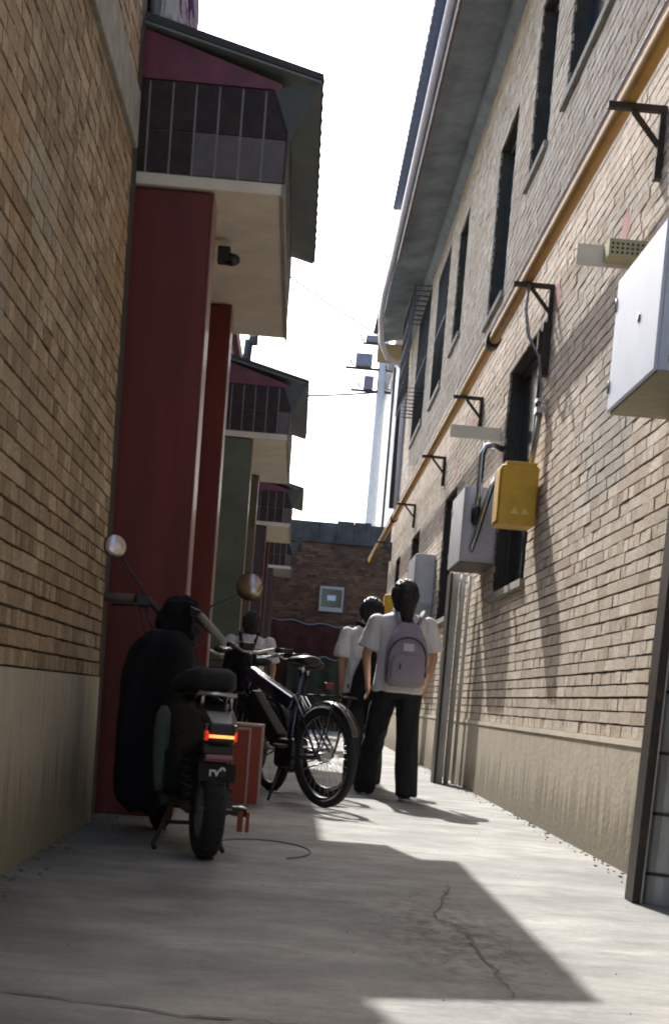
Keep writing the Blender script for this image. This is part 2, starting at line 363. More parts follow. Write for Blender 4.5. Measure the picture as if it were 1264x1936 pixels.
def remeshed(mb, name, mats, parent, voxel=.008, smooth=4, folds=None, **kw):
    o = part(mb, name, mats, parent)
    r = o.modifiers.new('r', 'REMESH'); r.mode = 'VOXEL'; r.voxel_size = voxel; r.use_smooth_shade = True
    sm = o.modifiers.new('s', 'SMOOTH'); sm.iterations = smooth; sm.factor = .6
    dg = bpy.context.evaluated_depsgraph_get(); dg.update()
    me = bpy.data.meshes.new_from_object(o.evaluated_get(dg)); o.modifiers.clear(); old = o.data; o.data = me
    me.name = name
    if not me.materials: me.materials.append(MT[mats])
    me.polygons.foreach_set('use_smooth', [True]*len(me.polygons))
    if folds:
        amp, fr, st = folds
        no = [v.normal.copy() for v in me.vertices]
        for v, n_ in zip(me.vertices, no):
            p = Vector((v.co.x*fr+mb_seed(name), v.co.y*fr, v.co.z*fr*st))
            q = 1-abs(NZ.noise(p))*2.2; v.co += n_*amp*(q+.5*NZ.noise(p*2.3))
        me.update()
    return o
def mb_seed(nm): return (sum(map(ord, nm)) % 17)*1.7
def structure(mb, name, mats):
    o = mb.build(name, mats); o['kind'] = 'structure'; return o

def bricks(x, face, y0, y1, z0, z1, holes, seed, bl=.25, jit=.0012, relief=.012):
    """a brickwork skin on the plane X=x facing +-X: alternate stretcher and header courses, each brick a little off true"""
    g = np.random.default_rng(seed); vs = []; fs = []; tone = []
    ch = .068; mo = .0105; row = 0; z = z0
    while z < z1-.02:
        L = bl if row % 2 else bl/2; mv = .0065
        zb, zt = z+mo/2+g.uniform(-.0015,.0015), min(z+ch, z1)-mo/2
        y = y0 - (.0625 if row % 2 == 0 else 0) - (.125 if row % 4 == 1 else 0)
        wob = g.uniform(-.002, .002)
        while y < y1:
            a = max(y+mv/2+g.uniform(-.0015,.0015), y0); b = min(y+L-mv/2+g.uniform(-.0015,.0015), y1); y += L
            if b-a < .02: continue
            segs = [(a, b, zb+wob, zt+wob)]
            for (h0, h1, k0, k1) in holes:
                ns = []
                for (p, q, r, t) in segs:
                    if q <= h0 or p >= h1 or t <= k0 or r >= k1: ns.append((p, q, r, t)); continue
                    if p < h0: ns.append((p, h0, r, t))
                    if q > h1: ns.append((h1, q, r, t))
                    if r < k0-.012: ns.append((max(p,h0), min(q,h1), r, k0))
                    if t > k1+.012: ns.append((max(p,h0), min(q,h1), k1, t))
                segs = ns
            for (p, q, r, t) in segs:
                if q-p < .015: continue
                dx = face*(relief+g.normal(0, jit)); e = g.normal(0, .0012, 8); tl = g.normal(0, .0006)
                o = len(vs)
                fx = x+dx
                vs += [(x-face*.01, p, r), (x-face*.01, q, r), (x-face*.01, q, t), (x-face*.01, p, t),
                       (fx+tl, p+e[0], r+e[1]), (fx-tl, q+e[2], r+e[3]), (fx-tl+e[7], q+e[4], t+e[5]), (fx+tl+e[7], p+e[6], t+e[5])]
                q4 = [(4,5,6,7),(0,1,5,4),(1,2,6,5),(2,3,7,6),(3,0,4,7)]
                fs += [tuple(i+o for i in (f if face > 0 else f[::-1])) for f in q4]
                tn = float(np.clip(g.normal(.5, .26), 0, 1)); tone += [tn]*5
        z += ch; row += 1
    return vs, fs, tone
def brick_wall(parent, name, x, face, y0, y1, z0, z1, holes, mats, thick, seed, dark_patch=(), cement=(), bl=.25):
    vs, fs, tone = bricks(x, face, y0, y1, z0, z1, holes, seed, bl)
    mb = MB(); mb.add(vs, fs, 0)
    ys = sorted({y0, y1, *[h for H_ in holes for h in H_[:2]]}); zs = sorted({z0, z1, *[h for H_ in holes for h in H_[2:]]})
    n0 = len(mb.f)
    for i in range(len(ys)-1):
        for j in range(len(zs)-1):
            cy, cz = (ys[i]+ys[i+1])/2, (zs[j]+zs[j+1])/2
            if any(a < cy < b and c < cz < d for a, b, c, d in holes): continue
            mb.box(*sorted((x, x-face*thick)), ys[i], ys[i+1], zs[j], zs[j+1], 1)
    o = part(mb, name, mats, parent)
    at = o.data.attributes.new('tone', 'FLOAT', 'FACE')
    at.data.foreach_set('value', tone+[.5]*(len(mb.f)-n0))
    gg = np.random.default_rng(seed+1); cy = np.array([(vs[f[0]][1]+vs[f[2]][1])/2 for f in fs]); cz = np.array([(vs[f[0]][2]+vs[f[2]][2])/2 for f in fs])
    for nm, regs, soft in (('dark_patch', dark_patch, .12), ('cement', cement, .03)):
        val = np.zeros(len(mb.f))
        for (a, b, c, d, k) in regs:
            m_ = (cy > a+gg.normal(0,soft,len(cy))) & (cy < b+gg.normal(0,soft,len(cy))) & (cz > c+gg.normal(0,soft*.2,len(cy))) & (cz < d+gg.normal(0,soft*.2,len(cy)))
            val[:n0][m_] = k
        av = o.data.attributes.new(nm, 'FLOAT', 'FACE'); av.data.foreach_set('value', list(val))
    return o

# ---------------------------------------------------------------- the setting: ground
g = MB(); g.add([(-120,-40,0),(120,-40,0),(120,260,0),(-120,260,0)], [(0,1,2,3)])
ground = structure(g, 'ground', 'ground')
def crack(pts, w, name='crack'):
    P = []
    for a, b in zip(pts, pts[1:]):
        for k in range(7):
            t = k/7; P.append((a[0]+(b[0]-a[0])*t+random.gauss(0,.008), a[1]+(b[1]-a[1])*t+random.gauss(0,.012)))
    P.append(pts[-1]); vs = []; fs = []
    for i, p in enumerate(P):
        q = P[min(i+1,len(P)-1)]; o = P[max(i-1,0)]; t = Vector((q[0]-o[0], q[1]-o[1])).normalized(); nn = Vector((-t.y, t.x))*w*random.uniform(.25,1)
        vs += [(p[0]+nn.x, p[1]+nn.y, .004), (p[0]-nn.x, p[1]-nn.y, .004)]
    fs = [(2*i, 2*i+1, 2*i+3, 2*i+2) for i in range(len(P)-1)]
    mb = MB(); mb.add(vs, fs); o = mb.build(name, 'crack'); o.parent = ground; return o
crack([(.68,6.1),(.64,5.77),(.53,5.08),(.62,4.83),(.59,4.41),(.61,4.11),(.60,3.72)], .0045)
crack([(.62,4.83),(.70,4.6),(.72,4.2)], .0025)
crack([(.59,4.41),(.50,4.3),(.47,4.1)], .002)
crack([(.64,5.77),(.50,5.65),(.42,5.35)], .002)
crack([(-1.0,3.42),(-.6,3.36),(-.18,3.24),(.01,3.22),(.3,3.14)], .009, 'slab_joint')
ringm = MB(); ringm.tube([(-.10+.23*math.cos(a), 6.95+.42*math.sin(a), .003) for a in [k*math.pi/14-1.0 for k in range(22)]], .0035, 6)
o = ringm.build('slab_mark', 'crack'); o.parent = ground

# ---------------------------------------------------------------- right building
XR = 1.65
WIN = [  # y0, y1, z0, z1
 (11.45,13.35,1.72,3.62), (17.2,18.6,1.75,3.2), (22.3,23.9,1.72,3.3), (26.4,27.6,1.72,3.3),
 (9.2,11.5,5.18,7.0), (12.3,13.3,5.17,6.6), (14.4,15.7,4.58,6.28), (18.6,19.7,5.2,6.66), (20.9,22.5,5.05,6.9), (24.0,26.2,5.1,7.15), (28.4,29.3,4.5,6.9)]
RB = thing('brick_building', (2.2,12,0), 'long two-storey pale brick building along the right side of the alley', 'building')
brick_wall(RB, 'wall', XR, -1, -5.0, 29.8, .63, 7.42, WIN, ['brickR','mortar'], .25, 11,
 dark_patch=[(7.4,9.0,2.6,2.8,.4),(2.0,4.0,4.0,4.3,.4),(16.5,18.5,3.0,3.2,.5)], cement=[(8.1,9.2,1.97,2.62,.8),(15.6,16.4,1.2,1.6,.5)])
part(MB().box(XR-.018, XR+.25, -5, 29.8, -.3, .628), 'plinth', 'plasterR', RB)
part(MB().box(XR-.024, XR-.0185, -5, 29.8, .60, .632), 'plinth_edge', 'soffit', RB)
part(MB().box(XR+.2505, 6, -5, 29.8, 0, 7.4).box(XR+.0, XR+.25, 29.8, 29.82, 0, 7.4), 'core_wall', 'mortar', RB)
for i, (a, b, c, d) in enumerate(WIN):
    m = MB(); w = .05
    xf = XR+.09
    m.box(xf, xf+.06, a, a+w, c, d).box(xf, xf+.06, b-w, b, c, d).box(xf, xf+.06, a+w, b-w, c, c+w).box(xf, xf+.06, a+w, b-w, d-w, d)
    m.box(xf+.005, xf+.055, (a+b)/2-.02, (a+b)/2+.02, c+w, d-w)
    fr = part(m, 'window', 'frame', RB)
    part(MB().box(xf+.025, xf+.031, a+w, (a+b)/2-.02, c+w, d-w).box(xf+.025, xf+.031, (a+b)/2+.02, b-w, c+w, d-w), 'pane', 'glass', fr)
    part(MB().box(xf+.07, xf+.1, a, b, c, d), 'blind', 'blind', fr)
    sl = MB().box(XR-.045, XR+.085, a-.06, b+.06, c-.055, c)
    part(sl, 'sill', 'conc', fr)
    if i in (8, 9):
        gr = MB()
        n = int((b-a)/.14)
        for k in range(n+1): y = a+.04+(b-a-.08)*k/n; gr.tube([(XR-.02,y,c+.02),(XR-.02,y,d-.02)], .007, 6)
        for z in (c+.06, (c+d)/2, d-.06): gr.box(XR-.026, XR-.014, a+.02, b-.02, z-.01, z+.01)
        part(gr, 'grille', 'grille', fr)
# eaves
ev = MB(); ev.prism([(1.03,-5,7.30),(XR+.02,-5,7.42),(XR+.02,-5,7.52),(1.03,-5,7.50)], (0,33.6,0)); part(ev, 'eave_slab', 'cornice', RB)
part(MB().prism([(XR-.10,-5,7.28),(XR-.012,-5,7.22),(XR-.012,-5,7.405),(XR-.10,-5,7.39)], (0,33.5,0)), 'eave_moulding', 'cornice', RB)
part(MB().prism([(.86,-5,7.50),(.86,-5,7.55),(4.4,-5,9.3),(4.4,-5,9.25),(1.03,-5,7.52)], (0,26.7,0)), 'roof', 'bluesheet', RB)
part(MB().prism([(.95,21.71,7.52),(.95,21.71,7.56),(4.4,21.71,9.28),(4.4,21.71,9.23),(1.03,21.71,7.53)], (0,7.2,0)), 'roof', 'rooftop', RB)
rb = MB().tube([(.86,-4.9+k*.05,7.52) for k in range(532)], [.018 if k % 4 == 0 else .026 for k in range(532)], 6)
part(rb, 'roof_edge', 'bluesheet', RB)
gt = MB(); gt.tube([(.985,-5,7.40),(.985,23.5,7.40),(.965,25.5,7.37),(.98,26.6,7.25),(1.06,27.6,7.08),(1.22,28.2,6.95),(1.45,28.35,6.9),(1.585,28.4,6.7),(1.6,28.4,4.3)], .045, 12)
part(gt, 'gutter', 'gutter', RB)
part(MB().box(1.0305, 1.06, -5, 23.2, 7.22, 7.302), 'fascia', 'darkbrown', RB)
part(MB().box(1.04, 1.50, 28.61, 28.75, 6.98, 7.30), 'eave_end', 'tan', RB)
cg = MB()
for k in range(9): y = 24.0+.3*k; cg.tube([(1.64,y,7.15),(1.38,y,7.15),(1.36,y,5.6),(1.64,y,5.6)], .012, 6)
for z in (5.6,5.9,6.2,6.5,6.8,7.15): cg.tube([(1.37,24.0,z),(1.37,26.4,z)], .012, 6)
part(cg, 'window_cage', 'grille', RB)
part(MB().box(1.50,1.63,29.0,29.12,4.4,7.2), 'corner_pipe', 'darksteel', RB)
# ledges and vents sticking out of the wall
def shelf(y, z, x0, name, label, depth=.05):
    m = MB().box(x0, XR-.012, y, y+depth, z+.03, z+.05).box(x0, XR-.012, y, y+.006, z-.06, z+.03)
    return part(m, name, 'soffit', RB, label=label)
shelf(8.2, 3.14, 1.30, 'ledge', 'short pale ledge')
part(MB().box(1.44,1.64,8.05,8.195,3.10,3.185), 'vent', 'vent', RB, label='cream air vent with small square holes')
vt = MB()
for i in range(7):
    for j in range(3): vt.box(1.452+i*.026, 1.464+i*.026, 8.045, 8.0495, 3.112+j*.022, 3.121+j*.022)
part(vt, 'vent_hole', 'blk', RB)
shelf(13.6, 3.15, 1.19, 'ledge', 'thin wooden ledge')
# smears of red paint along the wall
for k, (y, z) in enumerate([(7.6,3.72),(8.7,3.45),(11.0,3.66),(12.4,3.74),(16.2,3.7),(17.5,3.45),(19.3,3.5)]):
    n_ = 26; rad = [1+random.uniform(-.45,.45) for _ in range(n_)]
    s_ = MB().prism([(XR-.0125, y+.13*rad[q]*math.cos(2*math.pi*q/n_), z+.10*rad[(q*5+3) % n_]*math.sin(2*math.pi*q/n_)) for q in range(n_)], (-.002,0,0))
    part(s_, 'paint_smear', 'pinkred', RB)

# gas pipe and its brackets
PX, PZ = 1.45, 3.84
gp = thing('gas_pipe', (PX,18,PZ), 'long ochre yellow gas pipe running high along the right brick wall on dark brackets', 'pipe')
pts = [(PX,y,PZ) for y in (-4,0,4,8,12,16,20,24,28,31,34)]
part(MB().tube(pts, .045, 16), 'pipe_run', 'pipe', gp)
part(MB().tube([(PX,13.1,PZ),(PX,13.3,PZ)], .062, 16).tube([(PX,25.9,PZ),(PX,26.05,PZ)], .062, 14), 'coupling', 'darksteel', gp)
part(MB().tube([(PX-.045,-4,PZ+.047),(PX-.045,34,PZ+.047)], .010, 8), 'pipe_highlight', 'gutter', gp, label='thin pale strip standing in for the highlight along the top of the pipe')  # pale tube drawn in place of a highlight on the pipe
BY = [4.3, 7.9, 11.2, 15.3, 19.0, 23.6, 29.3]
def bracket_mesh():
    m = MB()
    m.box(PX-.11, XR-.012, -.02, .02, PZ-.075, PZ-.045)
    m.box(XR-.045, XR-.012, -.02, .02, PZ-.30, PZ-.075)
    m.obox(((PX+XR)/2+.0, 0, PZ-.165), ((.17,0,-.19),(0,1,0),(.19,0,.17)), (.118,.012,.012))
    m.box(XR-.05, XR-.008, -.03, .03, PZ-.40, PZ-.30)
    return m
b0 = None; names = ['the one nearest the camera, out past the frame edge', 'nearest in view, above the big white cabinet', 'second in view, with a cable looping down',
  'third in view, above the thin wooden ledge', 'fourth in view, left of the grey cabinet top', 'fifth in view, small, near the far end', 'farthest one, at the end corner of the building']
for i, y in enumerate(BY):
    if b0 is None:
        b0 = bracket_mesh().build('pipe_bracket', 'darksteel'); o = b0
        o['category'] = 'bracket'; o['group'] = 'brackets holding the gas pipe'
    else:
        o = b0.copy(); S.collection.objects.link(o)
    o.location = (0, y, 0); o['label'] = 'dark rusty triangular pipe bracket, '+names[i]

# wall cabinets
def cabinet(name, x0, x1, y0, y1, z0, z1, paint, label, bottom='beigebox', lock=True):
    t = thing(name, ((x0+x1)/2,(y0+y1)/2,z0), label, 'cabinet')
    part(MB().box(x0+.012, x1, y0, y1, z0+.006, z1), 'body', paint, t, .004)
    part(MB().box(x0+.012, x1, y0, y1, z0-.002, z0+.0055), 'base', bottom, t)
    d = part(MB().box(x0-.004, x0+.0115, y0+.004, y1-.004, z0+.008, z1-.008), 'door', paint, t, .004)
    for zz in (z0+.12, z1-.12): part(MB().tube([(x0-.006,y1-.012,zz-.03),(x0-.006,y1-.012,zz+.03)], .006, 8), 'hinge', 'steel', d)
    part(MB().box(x0+.05,x0+.09,y0-.003,y0-.0005,z0+.04,z0+.07), 'rating_label', 'galv', t)
    if lock:
        part(MB().lathe((x0-.004,(y0+y1)/2-.08,(z0+z1)/2),(-1,0,0),[(.001,.006),(.018,.006),(.022,0)],14), 'lock', 'steel', d)
    return t, d
t, d = cabinet('wall_cabinet', 1.35, 1.632, 6.26, 7.2, 2.13, 2.74, 'white', 'large white metal cabinet with sky reflection in its colour, high on the right brick wall, cut by the frame edge')
t, d = cabinet('meter_cabinet', 1.335, 1.632, 13.3, 14.3, 1.99, 2.64, 'grey', 'grey metal meter cabinet beside the dark window, with two steel pipes in front', lock=False, bottom='darkbrown')
part(MB().box(1.365,1.62,13.29,13.2995,2.02,2.61), 'side_panel', 'grey', t, .002)
t, d = cabinet('meter_cabinet', 1.385, 1.632, 19.2, 20.4, 1.85, 2.62, 'grey', 'far grey metal meter cabinet behind the head of the student with the lilac backpack', lock=False)
part(MB().box(1.40,1.62,19.18,19.1995,1.6,2.0), 'cover_panel', 'galv', t)
# steel conduits over the grey cabinet
sp = thing('steel_conduit', (1.5,13.1,2.4), 'pair of bent steel pipes rising over the grey meter cabinet', 'pipe')
part(MB().tube([(1.63,13.2,2.95),(1.53,13.2,2.98),(1.47,13.2,2.97),(1.445,13.2,2.90),(1.445,13.2,2.55),(1.435,13.22,2.40)], .026, 12), 'straight_pipe', 'steel', sp)
part(MB().tube([(1.64,13.15,2.62),(1.61,13.15,2.69),(1.57,13.15,2.69),(1.54,13.15,2.62),(1.44,13.17,2.18),(1.425,13.2,2.12),(1.43,13.26,2.10)], .024, 12), 'bent_pipe', 'steel', sp)
part(MB().lathe((1.437,13.22,2.42),(0,0,-1),[(.03,-.05),(.045,0),(.04,.09),(.02,.12)],14), 'coupling', 'blk', sp)
# yellow gas regulator box
t = thing('gas_meter_box', (1.48,11.1,2.05), 'bright yellow gas box hanging in front of the dark ground floor window', 'gas box')
part(MB().box(1.345,1.615,10.95,11.25,2.05,2.47), 'body', 'yellow', t, .014)
part(MB().box(1.337,1.344,10.97,11.23,2.075,2.445), 'lid', 'yellow', t, .003)
for sx in (0, .075): part(MB().prism([(1.43+sx,10.949,2.13),(1.49+sx,10.949,2.13),(1.46+sx,10.949,2.175)], (0,-.0015,0)), 'mark', 'yellowlt', t)
part(MB().box(1.38,1.60,10.98,11.2,2.471,2.50), 'top_plate', 'yellow', t, .004)
t = thing('gas_meter_box', (1.48,25.2,2.1), 'far small yellow gas box on the right wall between the two students', 'gas box')
part(MB().box(1.36,1.632,25.0,25.4,2.05,2.5), 'body', 'yellow', t, .014); part(MB().box(1.352,1.3595,25.02,25.38,2.07,2.48), 'lid', 'yellow', t)
# riser pipe and cable from pipe down to the yellow box
t = thing('cable_loop', (1.55,11.1,2.5), 'grey cable and riser looping from the second pipe bracket down to the yellow gas box', 'cable')
part(MB().tube([(1.45,11.18,3.78),(1.44,11.15,3.6),(1.47,11.1,3.4),(1.55,11.05,3.25),(1.585,11.05,3.05),(1.585,11.05,2.7),(1.56,11.05,2.50)], .012, 8), 'cable', 'galv', t)
part(MB().tube([(1.60,11.1,2.9),(1.59,11.1,2.7),(1.57,11.1,2.5)], .02, 10), 'riser', 'galv', t)
part(MB().box(1.56,1.64,11.02,11.12,2.86,2.90).box(1.56,1.64,11.02,11.12,2.94,2.96), 'clamp', 'steel', t)
# dark plates standing in for the shadow streak under second bracket
solo(MB().box(1.575,1.637,11.14,11.24,3.15,3.52).box(1.55,1.637,11.16,11.22,3.3,3.46), 'bracket_shadow', 'darksteel', 'dark plate standing in for the shadow below the second visible bracket, above the open window', 'shadow plate', bevel=.004)
# ducts running from cabinets down to the ground
def duct(name, y0, y1, x0, z1, label, ribs):
    t = thing(name, (x0+.1,(y0+y1)/2,0), label, 'duct')
    n = 10
    prof = [(x0+.04+.115*(1-math.cos(math.pi*k/n)), y0+.05-.06*math.sin(math.pi*k/n)) for k in range(n+1)]
    prof += [(x0+.27, y1), (x0+.04, y1)]
    part(MB().rings([[(x,y,z) for x, y in prof] for z in (0, z1)], sm=False), 'sheath', 'ductgrey', t)
    part(MB().box(x0, x0+.0385, y0-.02, y1, 0, z1), 'angle_iron', 'darksteel', t, .003)
    part(MB().box(x0+.030, x0+.0385, y0-.032, y0-.0205, 0, z1), 'highlight_strip', 'steel', t, .002)  # bright strip put in for the highlight along the corner
    for k in range(ribs):
        z = .12+k*(z1-.2)/max(1, ribs-1)
        part(MB().rings([[(cx+(-.0 if q < n+1 else 0), cy-.012, zz) for q, (cx, cy) in enumerate(prof[:n+1])]+[(x0+.27,y0+.055,zz),(x0+.04,y0+.055,zz)] for zz in (z-.006, z+.006)], sm=False), 'band', 'darksteel', t)
    return t
duct('cable_duct', 5.95, 6.07, 1.395, 2.12, 'ribbed grey metal cable duct with dark corner strip, at the right edge', 9).rotation_euler = (0, R(.8), 0)
t = thing('cable_duct', (1.46,14.6,0), 'tall narrow metal cable duct under the nearer grey meter cabinet', 'duct')
part(MB().box(1.385,1.405,14.45,14.75,0,1.995), 'angle_iron', 'darksteel', t)
part(MB().box(1.4105,1.475,14.5,14.75,0,1.995), 'sheath', 'ductgrey', t, .004)
part(MB().tube([(1.515,14.55,0),(1.515,14.55,1.995)], .026, 12), 'pipe', 'ductgrey', t)
part(MB().tube([(1.585,14.6,0),(1.585,14.6,1.995)], .018, 12), 'pipe', 'ductgrey', t)
t = thing('cable_duct', (1.5,19.6,0), 'far thin cable duct under the far grey meter cabinet, mostly hidden by the student', 'duct')
part(MB().box(1.40,1.50,19.5,19.7,0,1.845), 'sheath', 'galv', t)

# ---------------------------------------------------------------- left houses
XL = -1.0
LB = thing('brick_house', (-1.6,2,0), 'brown brick house with a grey plaster base filling the left edge of the picture', 'house')
brick_wall(LB, 'wall', XL, 1, -5.0, 7.72, .73, 5.05, [], ['brickL','mortar'], .25, 23,
 dark_patch=[(4.3,5.0,1.55,2.0,.3)], cement=[(5.0,5.7,2.2,2.5,.35),(4.2,4.9,1.75,2.1,.35)], bl=.17)
part(MB().box(XL-.25, XL+.018, -5, 7.735, -.3, .728), 'plinth', 'plasterL', LB)
part(MB().box(XL-.0, XL+.035, -5, 7.72, 3.30, 3.56), 'ring_beam', 'conc', LB, .006)
part(MB().box(-6, XL-.2505, -5, 8.2, 0, 5.05).box(XL-.25, XL-.02, 7.72, 8.19, 0, 5.05), 'core_wall', 'mortar', LB)
part(MB().prism([(XL+.03,-5,5.0),(XL+.03,-5,5.1),(-4,-5,6.2),(-4,-5,6.1)], (0,13.2,0)), 'roof', 'rooftop', LB)

def gatehouse(yc, wall_end, pil, doorm, label, canopy_label, zt=5.0, full=True, paramat='maroon', ztop=3.35, seg=3.15, gap=2.3):
    """a courtyard house with its gate: two glazed pillars carrying a tiled, roofed canopy over the gate"""
    H_ = thing('courtyard_house', (-1.6, yc+2, 0), label, 'house')
    part(MB().box(-6, -1.1, yc+.003, wall_end, 0, zt), 'wall', 'conc', H_)
    part(MB().box(-1.16, -1.02, yc+.0, wall_end, zt+.002, zt+.16).box(-1.11, -1.085, yc+.0, wall_end, zt-.55, zt), 'parapet', paramat, H_)
    y1 = yc+seg
    for a in (yc+.03, yc+gap):
        p = MB().box(-1.098, -.622, a, a+.26, 0, 3.28)
        pp = part(p, 'pillar', pil, H_, .008)
        part(MB().box(-.6215, -.612, a+.0, a+.262, 0, 3.282), 'lit_side', 'trim', pp, .003)  # pinkish side face: light from the sunny wall opposite is in its colour
    part(MB().box(-1.098, -1.06, yc+.455, yc+gap-.005, 0, 2.7), 'gate', doorm, H_)
    part(MB().box(-1.099, -.98, yc+.452, yc+gap-.002, 2.72, 3.345), 'lintel', pil, H_)
    C = thing('gate_canopy', (-.6, (yc+y1)/2, 3.3), canopy_label, 'canopy', 'roofed canopies over the gates on the left')
    x1 = -.24
    part(MB().box(-1.098, x1-.02, yc, y1, ztop-.06, ztop), 'slab', 'soffit', C, .006)
    # tiled band: light grout core with separate tiles
    core = MB().box(-1.098, x1-.028, yc+.008, y1-.008, ztop+.002, ztop+.46)
    part(core, 'grout', 'grout', C)
    tl = MB(); zz = [(ztop+.004, ztop+.215), (ztop+.221, ztop+.46)]
    k = 7; w = (x1-.02+1.098)/k
    for i in range(k):
        for j, (a, b) in enumerate(zz):
            mi = 1 if (j == 0 and i >= 3 and pil == 'redp') or (j == 0 and i == 6) else 0
            tl.box(-1.098+i*w+.006, -1.098+(i+1)*w-.005, yc-.006+random.uniform(0,.003), yc+.0075, a, b, mi)
    n = int((y1-yc)/.14); w = (y1-yc)/n
    for i in range(n):
        for a, b in zz: tl.box(x1-.0275, x1-.018+random.uniform(0,.003), yc+i*w+.004, yc+(i+1)*w-.004, a, b)
    part(tl, 'tile_band', ['tile','tile2'], C)
    part(MB().box(x1-.0275, x1-.010, yc-.004, y1, ztop-.075, ztop-.002), 'edge_strip', 'conc', C)
    # maroon gable under the roof, roof sheet sloping out past the band
    part(MB().prism([(-1.098,yc-.012,ztop+.463),(x1-.06,yc-.012,ztop+.463),(x1-.06,yc-.012,ztop+.49),(-1.098,yc-.012,ztop+.73)], (0,.02,0)), 'gable', 'maroon', C)
    part(MB().prism([(x1-.10,yc-.014,ztop+.463),(x1+.14,yc-.03,ztop+.515),(x1+.0,yc-.014,ztop+.22)], (0,.006,0)), 'gable_end', 'gableend', C)
    part(MB().prism([(-1.098,yc-.05,ztop+.735),(x1+.14,yc-.05,ztop+.50),(x1+.14,yc-.05,ztop+.512),(-1.098,yc-.05,ztop+.747)], (0,y1-yc+.13,0)), 'roof_lining', 'roof', C)
    rt = MB().prism([(-1.098,yc-.055,ztop+.749),(x1+.15,yc-.055,ztop+.514),(x1+.15,yc-.055,ztop+.545),(-1.098,yc-.055,ztop+.79)], (0,y1-yc+.14,0))
    m = int((y1-yc)/.18)
    for q in range(m): rt.ell((x1+.148, yc+q*.18, ztop+.53), (.008,.05,.012), 0, 6, 4)
    part(rt, 'roof', 'rooftop', C)
    return H_, C
gatehouse(8.2, 15.7, 'redp', 'redp', 'first courtyard house on the left, with tall dark red glazed gate pillars', 'nearest roofed gate canopy with brown tiles, maroon gable and beige underside')
gatehouse(15.75, 23.3, 'greenp', 'purplep', 'second courtyard house on the left, with dull green gate pillars', 'second gate canopy along the left side, smaller with a pale underside', gap=2.6)
gatehouse(23.6, 31.0, 'purplep', 'darkdoor', 'third courtyard house on the left, with dark purple-grey pillars', 'third gate canopy on the left, dark tiles ending just below the sky', gap=2.4, seg=2.5)
gatehouse(31.2, 35.8, 'purplep', 'darkdoor', 'fourth and farthest courtyard house on the left, beside the end wall', 'farthest gate canopy, a small dark tiled box against the end wall', zt=4.2, gap=2.0, seg=2.2)
solo(MB().box(-.63,-.56,9.0,9.1,3.16,3.24).ell((-.55,9.05,3.18),(.05,.05,.035)), 'gate_lamp', 'blk', 'small black lamp under the first gate canopy beside the red pillar', 'lamp')
# quilt and white cloth hung over the wall top above the first canopy
def drape(x, y0, y1, z0, z1, mat_, name, label):
    N, Mz = 22, 14; vs = []; fs = []
    for i in range(N+1):
        y = y0+(y1-y0)*i/N
        for j in range(Mz+1):
            z = z0+(z1-z0)*j/Mz; a = .05*math.sin(i*1.15)+.015*math.sin(j*.9+i*.6)
            vs.append((x+a*(1-.5*j/Mz), y, z+.02*math.sin(i*.9)*(1-j/Mz)))
    o0 = len(vs); vs += [(v[0]-.02, v[1], v[2]) for v in vs]
    q = lambda i, j: i*(Mz+1)+j
    for i in range(N):
        for j in range(Mz):
            fs += [(q(i,j),q(i+1,j),q(i+1,j+1),q(i,j+1)), (o0+q(i,j),o0+q(i,j+1),o0+q(i+1,j+1),o0+q(i+1,j))]
    for i in range(N): fs += [(q(i,0),o0+q(i,0),o0+q(i+1,0),q(i+1,0)), (q(i,Mz),q(i+1,Mz),o0+q(i+1,Mz),o0+q(i,Mz))]
    m = MB().add(vs, fs, 0, True); return solo(m, name, mat_, label, 'laundry')
drape(-.98, 9.15, 10.5, 4.35, 5.22, 'quilt', 'hanging_quilt', 'purple and white patterned quilt hung over the wall above the first gate canopy')
drape(-.99, 8.62, 9.0, 4.25, 5.2, 'whitecloth', 'hanging_cloth', 'plain white cloth hung beside the purple quilt above the first gate canopy')
solo(MB().tube([(-1.0,21.3,5.16),(-.98,21.3,5.5)], .06, 10).tube([(-.98,21.3,5.5),(-.86,21.3,5.5)], .07, 10), 'roof_flue', 'rooftop', 'small grey bent flue sticking up behind the second gate canopy', 'flue')
# yellow bin-like meter on the left wall
solo(MB().box(-1.05,-.72,18.9,19.2,.9,1.75), 'wall_box', 'tan', 'tan board box on the left wall behind the third student', 'box', bevel=.01)

# ---------------------------------------------------------------- end of the alley
t = thing('end_wall', (0,36,0), 'dark weathered brick wall closing the far end of the alley', 'wall')
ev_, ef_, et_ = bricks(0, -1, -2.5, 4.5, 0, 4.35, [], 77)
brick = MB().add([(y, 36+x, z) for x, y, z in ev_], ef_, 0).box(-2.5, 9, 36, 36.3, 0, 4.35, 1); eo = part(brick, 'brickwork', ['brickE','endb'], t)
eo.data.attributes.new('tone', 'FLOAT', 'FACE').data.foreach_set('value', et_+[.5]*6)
cope = MB()
for k in range(29): cope.box(-2.5+.4*k+.004, -2.1+.4*k-.004, 35.93-random.uniform(0,.03), 35.995, 4.36, 4.84+random.uniform(-.04,.05))
cope.box(-2.5, 9, 36, 36.3, 4.352, 4.84); part(cope, 'coping', 'endcap', t)
wd = part(MB().box(.42,.46,35.90,35.985,2.78,3.36).box(.94,.98,35.90,35.985,2.78,3.36).box(.46,.94,35.90,35.985,2.78,2.88).box(.46,.94,35.90,35.985,3.30,3.36), 'window', 'grout', t)
part(MB().box(.461,.939,35.96,35.998,2.881,3.299), 'pane', 'glass', wd)
part(MB().box(.60,.80,35.94,35.959,3.04,3.16), 'lamp', 'white', wd)  # plain white rectangle in the middle of the pane
